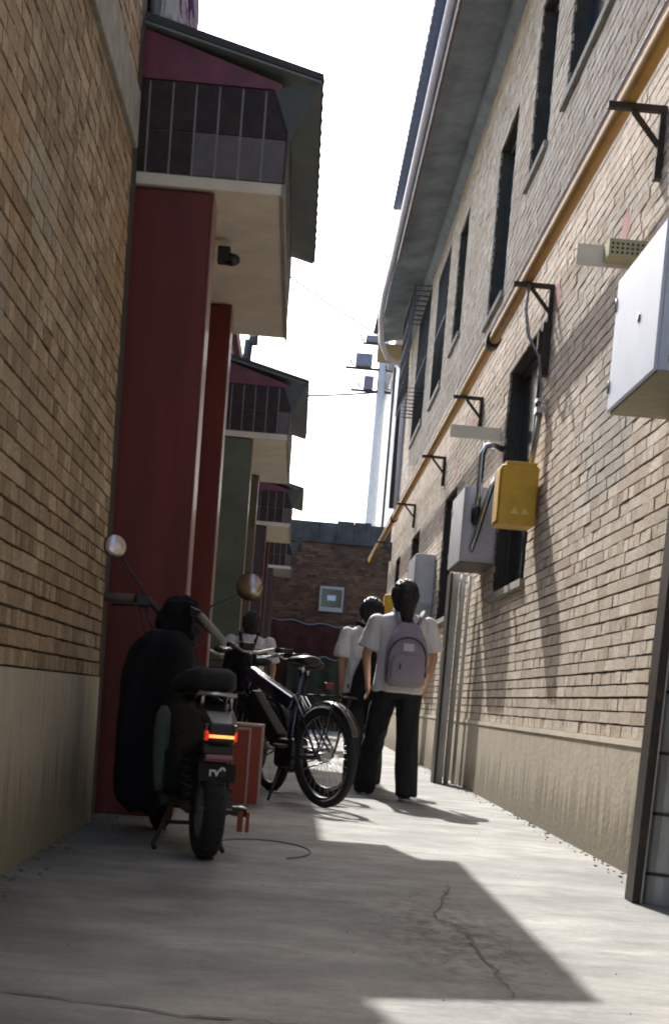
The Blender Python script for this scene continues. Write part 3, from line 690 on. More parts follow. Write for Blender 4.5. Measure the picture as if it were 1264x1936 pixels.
# faded tarpaulins hung on the end wall
def tarp(y, x0, x1, z0, z1, m_, name, label, sag, ph):
    N, K = 46, 12; front = []; 
    for a in range(N+1):
        x = x0+(x1-x0)*a/N; top = z1-sag*math.sin(math.pi*a/N)+.03*math.sin(a*.7+ph)
        for b in range(K+1):
            q = b/K; z = z0+.04*math.sin(a*.5+ph)*(1-q)+(top-z0)*q
            front.append((x, y-.05-.05*math.sin(a*.85+ph+q*1.5)*(1.1-q)-.03*math.sin(a*.31), z))
    n_ = len(front); vs = front+[(v[0], v[1]+.012, v[2]) for v in front]; fs = []; q_ = lambda a, b: a*(K+1)+b
    for a in range(N):
        for b in range(K):
            fs += [(q_(a,b),q_(a+1,b),q_(a+1,b+1),q_(a,b+1)), (n_+q_(a,b),n_+q_(a,b+1),n_+q_(a+1,b+1),n_+q_(a+1,b))]
        fs += [(q_(a,0),n_+q_(a,0),n_+q_(a+1,0),q_(a+1,0)), (q_(a,K),q_(a+1,K),n_+q_(a+1,K),n_+q_(a,K))]
    solo(MB().add(vs, fs, 0, True), name, m_, label, 'tarpaulin')
    solo(MB().tube([(x0+(x1-x0)*a/N, y-.07, z1-sag*math.sin(math.pi*a/N)+.03*math.sin(a*.7+ph)+.02) for a in range(N+1)], .018, 6), 'rope', 'tfgrey', 'pale rope along the top edge of the '+label.split(' ', 1)[1].split(' hung')[0], 'rope')
tarp(35.9, -1.0, 2.6, .5, 2.55, 'tarpred', 'hanging_tarp', 'faded dull red tarpaulin hung across the foot of the end wall', .12, .3)
tarp(35.6, -.2, 2.0, .2, 1.75, 'tarpgreen', 'hanging_tarp', 'short dull green tarpaulin hung in front of the red one at the end wall', .10, 1.9)
# pale house, pole, wires beyond
t = thing('pale_house', (5,52,0), 'overexposed pale house rising behind the end wall', 'house')
part(MB().box(2.12, 8, 37.2, 49, 0, 10.3), 'wall', 'palebld', t)
part(MB().box(2.04, 2.115, 48.8, 48.95, 0, 9.8), 'downpipe', 'darksteel', t); part(MB().box(2.06, 2.115, 43.0, 43.1, 5, 10), 'downpipe', 'darksteel', t)
part(MB().box(1.98, 8.2, 37.0, 49.2, 10.302, 10.45), 'roof', 'grout', t)
t = thing('utility_pole', (1.83,45,0), 'pale concrete utility pole with two tiers of dark transformers beyond the end wall', 'pole')
part(MB().tube([(1.83,45,0),(1.83,45,11.3)], [.19,.13], 16), 'pole', 'pole', t)
part(MB().box(.75,2.75,44.9,45.0,10.28,10.34).box(.95,2.7,44.9,45.0,9.66,9.72).box(1.2,2.4,44.9,45.0,11.0,11.05), 'crossarm', 'darksteel', t)
for (x, z, w, h) in [(1.27,10.36,.24,.34),(2.25,10.36,.28,.30),(1.45,9.74,.14,.34),(2.3,9.74,.2,.30),(1.5,11.06,.22,.16)]:
    tr = part(MB().box(x-w, x+w, 44.7, 45.15, z, z+h), 'transformer', 'tfgrey', t, .03)
    part(MB().tube([(x-w-.02,44.9,z+.02),(x-w-.12,44.9,z+.06),(x-w-.16,44.9,z+.2)], .03, 8), 'bushing', 'grout', tr)
def wire(a, b, sag, r, label):
    P = []
    for k in range(25): u = k/24; P.append((a[0]+(b[0]-a[0])*u, a[1]+(b[1]-a[1])*u, a[2]+(b[2]-a[2])*u-sag*4*u*(1-u)))
    solo(MB().tube(P, r, 6), 'overhead_wire', 'wire', label, 'wire', 'wires crossing the sky')
wire((-6,41,15.2), (1.83,45,11.2), .35, .022, 'thin upper wire sloping down from the first canopy to the top of the pole')
wire((-6,44,9.2), (1.83,45,9.7), .25, .030, 'thin lower wire running level from the second canopy to the pole')
wire((1.83,45,9.7), (9,46,9.9), .15, .022, 'short wire running from the pole to the right behind the brick building')

# ---------------------------------------------------------------- people
def V(*a): return Vector(a)
def hand(mb, w, d, side, s=1.0):
    """palm, four unequal curled fingers and a thumb, hanging from the wrist w along d"""
    w = Vector(w); d = Vector(d).normalized(); f = Vector((0,1,0)); f = (f-d*f.dot(d)).normalized(); n = d.cross(f)*side
    mb.capsule(w, w+d*.05*s, .019*s, .024*s); mb.capsule(w+d*.03*s+f*.018*s, w+d*.075*s+f*.02*s, .015*s, .014*s); mb.capsule(w+d*.03*s-f*.018*s, w+d*.072*s-f*.02*s, .015*s, .013*s)
    for k, ln_ in enumerate((.062,.072,.066,.050)):
        b = w+d*.078*s+f*(.027-.018*k)*s; m1 = b+d*ln_*.5*s+n*.008*s; e = m1+(d*.8+n*.6).normalized()*ln_*.5*s
        mb.capsule(b-d*.01*s, m1, .0092*s, .0085*s, 8); mb.capsule(m1, e, .0085*s, .0072*s, 8)
    tb = w+d*.025*s+f*.022*s; mb.capsule(tb, tb+(d*.7+f*.7).normalized()*.035*s, .012*s, .010*s, 8)
    tm = tb+(d*.7+f*.7).normalized()*.035*s; mb.capsule(tm, tm+(d*.95+f*.2+n*.2).normalized()*.03*s, .010*s, .008*s, 8)
def person(loc, h, yaw, label, feet, hip_x=0., arms=None, head_yaw=0., hair='pony', group='students walking away down the alley', lean=0.):
    t = thing('person', loc, label, 'person', group); s = h/1.63
    o = Vector(loc); cy, sy = math.cos(yaw), math.sin(yaw)
    def P(x, y, z): return o+Vector((x*cy-y*sy, x*sy+y*cy, z))*s
    def ring(cx, cyy, z, rx, ry, n=20, rot=0.):
        return [P(cx+rx*math.cos(a)*math.cos(rot)-ry*math.sin(a)*math.sin(rot), cyy+rx*math.cos(a)*math.sin(rot)+ry*math.sin(a)*math.cos(rot), z) for a in [2*math.pi*q/n for q in range(n)]]
    hx = hip_x
    head = P(hx+.0, .02, 1.505)
    b = MB()
    # torso, neck, head
    b.rings([ring(hx,0,.80,.15,.11), ring(hx,0,.90,.165,.115), ring(hx,0,1.02,.125,.095), ring(hx,0,1.2,.145,.105), ring(hx,0,1.30,.165,.10), ring(hx,0,1.355,.10,.07), ring(hx,.005,1.38,.055,.055)])
    b.rings([ring(hx,.0,1.34,.052,.055), ring(hx,.01,1.44,.047,.052)])
    hr = Matrix.Rotation(yaw+head_yaw, 3, 'Z')
    b.ell(head, (.074*s,.088*s,.108*s), rot=hr); b.ell(head+hr@V(0,.03*s,-.05*s), (.055*s,.062*s,.062*s), rot=hr)       # skull, jaw
    b.ell(head+hr@V(0,.098*s,-.018*s), (.012*s,.016*s,.022*s)); b.ell(head+hr@V(0,.088*s,.012*s), (.02*s,.01*s,.02*s))  # nose, bridge
    b.ell(head+hr@V(0,.086*s,-.055*s), (.025*s,.008*s,.008*s))                                                         # lips
    for q in (-1, 1):
        b.ell(head+hr@V(q*.076*s,.0,-.012*s), (.009*s,.016*s,.028*s)); b.ell(head+hr@V(q*.03*s,.082*s,.018*s), (.014*s,.006*s,.006*s))
    # legs
    ank = []
    for q, (fx, fy, fz) in zip((-1, 1), feet):
        hp = P(hx+q*.085,0,.83); an = P(fx,fy-.04,.085+fz); md = (hp+an)/2+Vector((0,.03*s,.0))
        b.capsule(hp, md, .085*s, .055*s); b.capsule(md, an, .055*s, .036*s); ank.append((q, hp, md, an))
        b.capsule(an, P(fx,fy+.12,.035+fz), .034*s, .03*s)
    # arms
    arms = arms or [((-.20,0,1.31),(-.26,-.02,1.05),(-.25,.06,.83)), ((.20,0,1.31),(.26,-.02,1.05),(.25,.06,.83))]
    el = []
    for q, (a0, a1, a2) in zip((-1, 1), arms):
        A0, A1, A2 = P(a0[0]+hx,*a0[1:]), P(a1[0]+hx,*a1[1:]), P(a2[0]+hx,*a2[1:])
        b.capsule(A0, A1, .045*s, .034*s); b.capsule(A1, A2, .034*s, .022*s); hand(b, A2, A2-A1, q, s); el.append((A0, A1, A2))
    remeshed(b, 'body', 'skin', t, .007, 3)
    # eyes
    for q in (-1, 1): part(MB().ell(head+hr@V(q*.03*s,.083*s,.010*s), (.011*s,.006*s,.006*s)), 'eye', 'blk', t)
    # trousers: wide straight legs
    tr = MB(); tr.rings([ring(hx,0,.76,.165,.12), ring(hx,0,.86,.175,.125), ring(hx,0,.99,.145,.11)])
    for q, hp, md, an in ank:
        lo_ = an+Vector((0,0,-.045*s)); tr.capsule(hp+Vector((0,0,-.04*s)), md, .093*s, .078*s); tr.tube([md, lo_], [.078*s,.078*s], 18)
    remeshed(tr, 'trousers', 'trousers', t, .009, 4, (.010, 9, .28))
    # loose shirt with short sleeves
    sh = MB(); sh.rings([ring(hx,-.005,.80,.185,.135), ring(hx+.004,-.008,.90,.18,.135), ring(hx,-.005,1.04,.165,.125), ring(hx,-.005,1.2,.175,.125), ring(hx,0,1.30,.185,.115), ring(hx,0,1.35,.145,.095), ring(hx,0,1.385,.065,.065)])
    for A0, A1, A2 in el:
        d = (A1-A0); sh.capsule(A0+Vector((0,0,-.002)), A0+d*.25, .062*s, .064*s); sh.tube([A0+d*.25, A0+d*.80], [.064*s,.082*s], 16)
    remeshed(sh, 'shirt', 'shirt', t, .009, 4, (.009, 8, .45))
    part(MB().rings([ring(hx,.0,1.375,.062,.064), ring(hx,.0,1.41,.058,.06)], cap=False), 'collar', 'shirt', t)
    # hair
    hm = MB(); hm.ell(head+hr@V(0,-.016*s,.012*s), (.100*s,.106*s,.114*s), rot=hr); hm.ell(head+hr@V(0,-.05*s,-.05*s), (.084*s,.06*s,.09*s), rot=hr)
    if hair == 'pony':
        hm.capsule(head+hr@V(.01*s,-.10*s,.02*s), head+hr@V(.015*s,-.125*s,-.08*s), .045*s, .056*s); hm.capsule(head+hr@V(.015*s,-.125*s,-.08*s), head+hr@V(.02*s,-.12*s,-.23*s), .056*s, .026*s)
    else:
        hm.capsule(head+hr@V(-.02*s,-.05*s,-.04*s), head+hr@V(.01*s,-.05*s,-.11*s), .062*s, .05*s)
    remeshed(hm, 'hair', 'hair', t, .005, 2, (.007, 55, .07))
    # shoes
    for fx, fy, fz in feet:
        sm_ = MB(); sm_.ell(P(fx,fy,.055+fz), (.048*s,.075*s,.05*s)); sm_.ell(P(fx,fy+.09,.04+fz), (.05*s,.085*s,.036*s)); sm_.ell(P(fx,fy-.05,.06+fz), (.042*s,.045*s,.055*s))
        sh_ = remeshed(sm_, 'shoe', 'shoe', t, .008, 2)
        part(MB().rings([[P(fx+.052*math.cos(a), fy+.03+.145*math.sin(a), z+fz) for a in [2*math.pi*q/20 for q in range(20)]] for z in (.0, .022)]), 'sole', 'sole', sh_)
    return t, P, ring
# student with the lilac backpack
t1, P1, ring1 = person((.80,11.36,0), 1.64, 0, 'student with long black ponytail and white T-shirt wearing the lilac-grey backpack', 
   feet=[(-.20,.55,.0),(.085,-.02,0)], hip_x=-.035, arms=[((-.19,0,1.30),(-.25,.02,1.06),(-.22,.12,.86)), ((.19,0,1.30),(.25,.03,1.07),(.22,.14,.88))])
bp = thing('backpack', tuple(P1(-.03,-.17,.84)), 'lilac-grey school backpack with a pale label, worn by the student on the right', 'backpack')
bb = MB(); 
def bag_ring(P, cx, cy, z, rx, ry, n=24, pw=3.2):
    out = []
    for q in range(n):
        a = 2*math.pi*q/n; c, s = math.cos(a), math.sin(a)
        out.append(P(cx+rx*math.copysign(abs(c)**(2/pw), c), cy+ry*math.copysign(abs(s)**(2/pw), s), z))
    return out
bcx = .0
bb.rings([bag_ring(P1,bcx,-.185,.845,.11,.05), bag_ring(P1,bcx,-.19,.87,.145,.075), bag_ring(P1,bcx,-.19,.98,.155,.082), bag_ring(P1,bcx,-.185,1.10,.150,.078), bag_ring(P1,bcx,-.175,1.20,.125,.068), bag_ring(P1,bcx,-.16,1.28,.08,.05), bag_ring(P1,bcx,-.155,1.305,.05,.035)])
remeshed(bb, 'bag_body', 'bag', bp, .008, 3, (.005, 10, .7))
pk = MB(); pk.rings([bag_ring(P1,bcx,-.26,.87,.10,.02), bag_ring(P1,bcx,-.27,.90,.118,.03), bag_ring(P1,bcx,-.27,1.02,.118,.03), bag_ring(P1,bcx,-.262,1.07,.09,.022)])
remeshed(pk, 'pocket', 'bag', bp, .007, 2)
arch = [P1(bcx+.133*math.cos(a), -.279+.034*abs(math.cos(a))**3, 1.06+.135*math.sin(a)) for a in [math.pi*k/20 for k in range(21)]]
part(MB().tube([P1(bcx+.140,-.246,.92)]+arch+[P1(bcx-.140,-.246,.92)], .0075, 8), 'piping', 'bagdark', bp)
part(MB().obox(P1(bcx+.005,-.2655,1.125), ((1,0,0),(0,1,.12),(0,0,1)), (.038,.004,.027)), 'label_patch', 'label', bp)
part(MB().obox(P1(bcx-.05,-.302,.985), ((1,0,0),(0,1,0),(0,0,1)), (.006,.004,.022)), 'zip_pull', 'bagdark', bp)
for q in (-1, 1):
    part(MB().tube([P1(bcx+q*.05,-.14,1.27),P1(bcx+q*.085,-.115,1.335),P1(bcx+q*.10,-.04,1.395),P1(bcx+q*.105,.06,1.375),P1(bcx+q*.12,.135,1.25),P1(bcx+q*.15,.13,1.05),P1(bcx+q*.16,.02,.94),P1(bcx+q*.13,-.12,.90)], .024, 10, flat=.35), 'strap', 'bag', bp)
part(MB().tube([P1(bcx-.03,-.13,1.30),P1(bcx-.02,-.135,1.34),P1(bcx+.02,-.135,1.34),P1(bcx+.03,-.13,1.30)], .007, 8), 'top_loop', 'bagdark', bp)
# student on the left of her with a black shoulder bag
t2, P2, ring2 = person((.585,12.75,0), 1.585, 0, 'student in white T-shirt looking left, with a black bag on the right hip', 
   feet=[(-.045,.02,0),(.13,.20,0)], hip_x=.0, head_yaw=.55, hair='bob', arms=[((-.185,0,1.30),(-.215,-.0,1.06),(-.20,.05,.85)), ((.185,0,1.30),(.23,-.0,1.06),(.22,.06,.85))])
bg2 = thing('shoulder_bag', tuple(P2(.12,-.16,.75)), 'black cloth bag hanging behind the right hip of the student on the left', 'bag')
b2 = MB(); b2.rings([bag_ring(P2,-0.015,-.175,.70,.10,.05), bag_ring(P2,-0.010,-.18,.76,.13,.06), bag_ring(P2,0.005,-.18,.95,.12,.055), bag_ring(P2,0.025,-.17,1.10,.085,.045), bag_ring(P2,0.035,-.16,1.16,.05,.03)])
remeshed(b2, 'bag_body', 'cloth', bg2, .009, 3)
part(MB().tube([P2(0.045,-.15,1.14),P2(0.035,-.13,1.25),P2(-0.025,-.105,1.36),P2(-0.105,-.03,1.405),P2(-0.115,.06,1.36),P2(-0.005,.14,1.15),P2(0.085,.10,.95)], .022, 10, flat=.3), 'strap', 'cloth', bg2)
# third student behind the bicycles
t3, P3, ring3 = person((-.47,15.2,0), 1.52, 0, 'student in a white T-shirt with black bag straps, half hidden behind the parked bicycles', 
   feet=[(-.10,.05,0),(.10,-.05,0)], hair='bob')
bk3 = thing('backpack', tuple(P3(0,-.16,.9)), 'black backpack worn by the student behind the bicycles', 'backpack')
b3 = MB(); b3.rings([bag_ring(P3,-.03,-.18,.90,.11,.05), bag_ring(P3,-.03,-.19,.94,.14,.07), bag_ring(P3,-.03,-.18,1.15,.13,.065), bag_ring(P3,-.03,-.16,1.24,.07,.04)]); remeshed(b3, 'bag_body', 'cloth', bk3, .009, 3)
for q in (-1, 1): part(MB().tube([P3(-.02+q*.05,-.14,1.23),P3(-.02+q*.075,-.12,1.32),P3(-.02+q*.09,-.03,1.395),P3(-.02+q*.10,.07,1.36),P3(-.02+q*.13,.12,1.1)], .024, 10, flat=.4), 'strap', 'cloth', bk3)

# ---------------------------------------------------------------- two-wheelers
def wheel(parent, c, axis, r, tw, name='wheel', spokes=28, tread=False):
    c = Vector(c); a = Vector(axis).normalized(); n = 8
    prof = [(r-tw+tw*math.cos(q), tw*math.sin(q)) for q in [2*math.pi*k/12 for k in range(12)]]
    m = MB(); m.lathe(c, a, prof, 56, close=True)
    # close=True joins the profile ring
    w = part(m, name, 'rubber', parent)
    rr = r-2*tw+.004
    part(MB().lathe(c, a, [(rr+.006,-.012),(rr+.006,.012),(rr-.012,.010),(rr-.012,-.010)], 56, close=True), 'rim', 'blk', w)
    part(MB().lathe(c, a, [(.0,-.05),(.018,-.05),(.03,-.035),(.03,.035),(.018,.05),(0,.05)], 18), 'hub', 'steel', w)
    if spokes:
        sp_ = MB(); u = a.orthogonal().normalized(); v = a.cross(u)
        for k in range(spokes):
            q = 2*math.pi*k/spokes; q2 = q+(.35 if k % 2 else -.35); sd = .03 if (k//2) % 2 else -.03
            sp_.tube([c+a*sd+(math.cos(q2)*u+math.sin(q2)*v)*.028, c+(math.cos(q)*u+math.sin(q)*v)*(rr-.005)], .0013, 5)
        part(sp_, 'spokes', 'steel', w)
    return w
def arc_guard(c, axis, fwd, r, w, a0, a1, n=18):
    c = Vector(c); a = Vector(axis).normalized(); f = Vector(fwd).normalized(); R_ = []
    for k in range(n+1):
        q = R(a0+(a1-a0)*k/n); d = f*math.cos(q)+Vector((0,0,1))*math.sin(q)
        R_.append([c+d*(r-.012)-a*w, c+d*(r+.004)-a*w*.6, c+d*(r+.008), c+d*(r+.004)+a*w*.6, c+d*(r-.012)+a*w, c+d*(r+.001)])
    return MB().rings(R_)
def bicycle(rear, ang, label, framem, r=.335, guard='blkgloss', steer=.0, basket=False, battery=True, group='bicycles parked against the left side'):
    """ang: heading measured from +Y towards -X"""
    t = thing('bicycle', (rear[0], rear[1], 0), label, 'bicycle', group)
    f = Vector((-math.sin(ang), math.cos(ang), 0)); rt = Vector((f.y, -f.x, 0)); O = Vector((rear[0], rear[1], 0))
    lean = R(5)
    def Q(a, l, z): return O+f*a+rt*(l-math.sin(lean)*z)+Vector((0,0,z*math.cos(lean)))
    ax = (rt*math.cos(lean)+Vector((0,0,math.sin(lean)))).normalized()
    wheel(t, Q(0,0,r), ax, r, .029); fw = wheel(t, Q(1.08,0,r), ax, r, .029)
    fr = MB(); bb_ = Q(.44,0,.29); st = Q(.30,0,.80); hd0, hd1 = Q(.93,0,.72), Q(.89,0,.86)
    fr.tube([bb_, Q(.255,0,.90)], .017); fr.tube([bb_, hd0], .028); fr.tube([Q(.33,0,.66), hd1], .022); fr.tube([hd0-(hd1-hd0)*.1, hd1+(hd1-hd0)*.25], .024)
    for s_ in (-1, 1):
        fr.tube([Q(0,s_*.065,r), Q(.40,s_*.05,.29)], .010); fr.tube([Q(0,s_*.065,r), Q(.30,s_*.025,.72)], .009)
    part(fr, 'frame', framem, t)
    if battery:
        c = (bb_+hd0)/2+Vector((0,0,.045)); d = (hd0-bb_).normalized()
        part(MB().obox(c, (d, rt, d.cross(rt)), (.22,.045,.06)), 'battery', 'blk', t, .012)
        # glossy blue beam along the top
        c2 = (Q(.33,0,.66)+hd1)/2; d2 = (hd1-Q(.33,0,.66)).normalized(); part(MB().obox(c2+Vector((0,0,.0)), (d2, rt, d2.cross(rt)), (.29,.038,.048)), 'top_beam', framem, t, .014)
    fk = MB()
    for s_ in (-1, 1): fk.tube([Q(1.08,s_*.055,r), Q(.95,s_*.055,.70)], .014)
    fk.tube([Q(.95,-.06,.70), Q(.95,.06,.70)], .018); fk.tube([hd1, Q(.87,0,.98)], .014)
    part(fk, 'fork', 'blk', t)
    hb = MB(); hb.tube([Q(.87,0,.98), Q(.90,0,1.0)], .018)
    c_, s__ = math.cos(steer), math.sin(steer)
    B = lambda l, a, z: Q(.88+a*c_-l*s__, l*c_+a*s__, z)
    pts = [B(-.32,-.10,1.03), B(-.20,-.03,1.03), B(-.08,.0,1.0), B(.08,.0,1.0), B(.20,-.03,1.03), B(.32,-.10,1.03)]
    hb.tube(pts, .012); ho = part(hb, 'handlebar', 'steel', t)
    for s_ in (-1, 1):
        part(MB().tube([B(s_*.215,-.04,1.03), B(s_*.33,-.105,1.03)], .018), 'grip', 'blk', ho)
        part(MB().tube([B(s_*.17,.0,1.02), B(s_*.22,.03,1.0), B(s_*.30,-.02,1.0)], .006), 'brake_lever', 'chrome', ho)
    part(MB().obox(B(0,.03,1.04), (rt,f,(0,0,1)), (.05,.03,.025)), 'display', 'blk', ho, .008)
    sd = MB(); sd.rings([[Q(a+.0, w*math.cos(q), .955+hh*math.sin(q)) for q in [2*math.pi*k/14 for k in range(14)]] for a, w, hh in ((.12,.055,.02),(.15,.085,.035),(.22,.085,.035),(.30,.045,.028),(.38,.024,.02),(.41,.014,.012))])
    so = part(sd, 'saddle', 'blk', t); part(MB().tube([Q(.255,0,.88), Q(.245,0,.93)], .014), 'seat_post', 'chrome', so)
    part(arc_guard(Q(0,0,r), ax, f, r+.022, .034, 30, 155), 'rear_mudguard', guard, t); part(arc_guard(Q(1.08,0,r), ax, f, r+.022, .030, 5, 150), 'front_mudguard', 'blk', t)
    rk = MB()
    for s_ in (-1, 1): rk.tube([Q(.24,s_*.05,.73), Q(-.26,s_*.055,.735)], .006); rk.tube([Q(-.2,s_*.055,.735), Q(0,s_*.07,r)], .005)
    for a in (-.26,-.13,0,.12): rk.tube([Q(a,-.055,.735), Q(a,.055,.735)], .005)
    part(rk, 'rear_rack', 'blk', t)
    cr = MB(); cr.lathe(bb_+rt*.06, ax, [(.0,-.004),(.09,-.004),(.09,.004),(0,.004)], 28); cr.tube([bb_+rt*.075, Q(.56,.085,.20)], .010); cr.tube([bb_-rt*.075, Q(.32,-.085,.38)], .010)
    cr.obox(Q(.56,.13,.20), (rt,f,(0,0,1)), (.045,.03,.01)); cr.obox(Q(.32,-.13,.38), (rt,f,(0,0,1)), (.045,.03,.01))
    part(cr, 'crank', 'blk', t)
    part(MB().tube([Q(.04,.06,r+.045),Q(.44,.06,.385)], .006).tube([Q(.04,.06,r-.03),Q(.44,.06,.20)], .006), 'chain', 'steel', t)
    part(MB().tube([Q(.40,-.06,.27), Q(.30,-.24,.015)], .010), 'kickstand', 'blk', t)
    if basket:
        bk = MB()
        for z in (.72,.78,.84,.90,.96): bk.tube([Q(1.0,-.15,z),Q(1.0,.15,z),Q(1.26,.16,z),Q(1.26,-.16,z)], .004, 6, close=True)
        for l in (-.15,-.09,-.03,.03,.09,.15):
            bk.tube([Q(1.0,l,.96),Q(1.0,l,.72),Q(1.25,l,.72),Q(1.26,l,.96)], .003, 5)
        part(bk, 'basket', 'blk', t)
        part(MB().lathe(Q(1.02,0,.68), f, [(0,-.03),(.04,-.02),(.045,.03),(0,.045)], 16), 'headlight', 'chrome', t)
    part(MB().obox(Q(.40,0,.33), (f,rt,(0,0,1)), (.11,.06,.10)), 'motor_cover', 'blk', t, .03)
    if battery: part(MB().obox(Q(-.05,0,.80), (rt,f,(0,0,1)), (.03,.010,.02)), 'rear_reflector', 'redpaint', t, .004)
    return t
bicycle((.25,9.98), R(35), 'nearer electric bicycle with a glossy dark blue beam, its rear wheel facing the camera', 'blueframe', steer=-.25)
bicycle((.30,11.15), R(38), 'farther black bicycle behind the blue one, its handlebar showing above the mudguard', 'blk', steer=.5, battery=False, guard='blk')
bicycle((-.12,11.3), R(24), 'third black bicycle squeezed between the blue one and the pillars', 'blk', steer=-.2, battery=False, guard='blk', basket=True)

# rain cape hung over the handlebar of the third bicycle
rc = MB()
rc.rings([[Vector((-.40+w*(1+.10*math.sin(5*q))*math.cos(q), 10.95+d*(1+.2*math.sin(6*q+z*4))*math.sin(q), z+.02*math.sin(4*q)*(1-z))) for q in [2*math.pi*k/40 for k in range(40)]] for z, w, d in ((.46,.10,.07),(.6,.12,.08),(.75,.125,.08),(.9,.12,.07),(.99,.09,.05),(1.02,.04,.03))])
rt_ = thing('rain_cape', (-.40,10.95,.46), 'black rain cape bundled over the handlebars of the parked bicycles beside the pillars', 'rain cape')
remeshed(rc, 'cloth', 'cloth', rt_, .010, 3, (.016, 8, .5))
# grit swept against the wall bases
gr = MB()
for k in range(600):
    sd = random.random()
    if sd < .4: x = XR-.02-abs(random.gauss(0,.05)); y = random.uniform(4, 22)
    elif sd < .75: x = XL+.02+abs(random.gauss(0,.06)); y = random.uniform(3.5, 8.3)
    else: x = random.uniform(-.95, 1.6); y = random.uniform(3.3, 14)
    q = random.uniform(.0015,.006) if sd < .75 else random.uniform(.0008,.0022); an = random.uniform(0, 3.1)
    gr.obox((x,y,q*.6), ((math.cos(an),math.sin(an),0),(-math.sin(an),math.cos(an),.2),(0,0,1)), (q*random.uniform(.7,1.8),q,q*.6))
solo(gr, 'grit', 'mortar_grit', 'loose grit and crumbs of mortar on the concrete along the wall bases', 'grit', kind='stuff')
# red panels leaning by the scooter
t = thing('red_crate', (-.3,9.75,0), 'orange-red box with cream trimmed edges standing behind the scooter', 'crate')
part(MB().box(-.52,-.265,9.72,9.75,.0,.475), 'front_panel', 'redbox', t)
part(MB().box(-.264,-.252,9.715,9.76,0,.49).box(-.52,-.265,9.715,9.76,.476,.49), 'trim', 'cream', t)
part(MB().box(-.50,-.188,9.765,10.1,.0,.50), 'back_panel', 'redbox', t)
part(MB().box(-.187,-.175,9.762,10.1,0,.515).box(-.50,-.1875,9.762,10.1,.501,.515), 'trim', 'cream', t)

# ---- electric scooter, seen from behind
sc = thing('electric_scooter', (-.30,6.4,0), 'dark electric scooter with lit red tail light, round mirrors and a black padded cover', 'scooter')
f = Vector((-.24,.971,0)).normalized(); rt = Vector((f.y,-f.x,0)); O = Vector((-.325,6.36,0))
def Q(a, l, z): return O+f*a+rt*l+Vector((0,0,z))
def swheel(c, a, r, tw, w):
    c = Vector(c); prof = [(r-tw*1.0, -w), (r-tw*.35, -w*1.05), (r-.012,-w*.8), (r,-w*.35), (r,w*.35), (r-.012,w*.8), (r-tw*.35,w*1.05), (r-tw,w)]
    W_ = part(MB().lathe(c, a, prof, 48, close=True), 'wheel', 'rubber', sc)
    part(MB().lathe(c, a, [(r-tw-.001,-w*.8),(r-tw-.001,w*.8),(r-tw-.02,w*.7),(r-tw-.02,-w*.7)], 40, close=True), 'rim', 'steel', W_)
    part(MB().lathe(c, a, [(0,-w*1.2),(.05,-w*1.1),(.085,-w*.5),(.085,w*.5),(.05,w*1.1),(0,w*1.2)], 24), 'hub_motor', 'steel', W_)
    sp_ = MB(); aa = Vector(a).normalized(); u = aa.orthogonal().normalized(); v = aa.cross(u)
    for k in range(5):
        q = 2*math.pi*k/5; sp_.tube([c+(math.cos(q)*u+math.sin(q)*v)*.07, c+(math.cos(q)*u+math.sin(q)*v)*(r-tw-.015)], .012, 6)
    part(sp_, 'spoke_arms', 'steel', W_)
    tr = MB()
    for k in range(40):
        q = 2*math.pi*k/40; d = math.cos(q)*u+math.sin(q)*v
        tr.obox(c+d*(r+.001)+aa*(.011 if k % 2 else -.011), (d, aa, aa.cross(d)), (.003,w*.42,.007))
    part(tr, 'tread', 'rubber', W_)
swheel(Q(0,0,.205), rt, .205, .075, .042); swheel(Q(1.22,0,.205), rt, .205, .075, .038)
# rear mudguard, plate, lights
part(arc_guard(Q(0,0,.205), rt, f, .235, .062, 55, 120), 'rear_mudguard', 'blk', sc, label='black rear mudguard flap')
def Qt(a, l, z): return Q(a+.06, l, z)
fl = MB().prism([Qt(-.17,-.058,.335), Qt(-.17,.058,.335), Qt(-.22,.070,.225), Qt(-.22,-.070,.225)], f*.010); part(fl, 'mud_flap', 'blk', sc)
part(MB().tube([Qt(-.223,-.070,.225), Qt(-.223,.070,.225)], .004, 6), 'flap_edge', 'galv', sc)
pl = part(MB().prism([Qt(-.215,-.075,.335), Qt(-.215,.075,.335), Qt(-.205,.078,.41), Qt(-.205,-.078,.41)], f*.006), 'plate', 'blkm', sc)
cu = bpy.data.curves.new('t', 'FONT'); cu.body = 'rv9'; cu.size = .052; cu.extrude = .001; cu.align_x = 'CENTER'; cu.align_y = 'CENTER'; cu.offset = .0016
to = bpy.data.objects.new('t', cu); S.collection.objects.link(to)
dg = bpy.context.evaluated_depsgraph_get(); me = bpy.data.meshes.new_from_object(to.evaluated_get(dg)); bpy.data.objects.remove(to)
T = Matrix((( rt.x, 0, -f.x, 0), (rt.y, 0, -f.y, 0), (0, 1, 0, 0), (0,0,0,1)))
me.transform(Matrix.Translation(Qt(-.2165,.0,.375))@T); me.transform(Matrix.Translation(-Vector(sc['wo']))); me.materials.clear(); me.materials.append(MT['letter'])
lo_ = bpy.data.objects.new('plate_letters', me); S.collection.objects.link(lo_); lo_.parent = pl; lo_['wo'] = sc['wo']
lens = MB().rings([[Qt(-.245+dy, l, z+dz) for dy, dz in ((0,.0),(-.012,.008),(-.014,.024),(-.006,.040),(.03,.040),(.03,-.002))] for l, z in ((-.064,.503),(-.04,.501),(0,.500),(.04,.501),(.064,.503))], sm=False)
tlm = part(MB().obox(Qt(-.21,0,.556), (rt,f,(0,0,1)), (.068,.035,.015)), 'tail_light', 'maroonlens', sc, .006)
part(lens, 'lit_strip', 'redlens', tlm)
part(MB().obox(Qt(-.260,0,.521), (rt,f,(0,0,1)), (.052,.003,.006)), 'glow_tube', 'orangelens', tlm, .003)
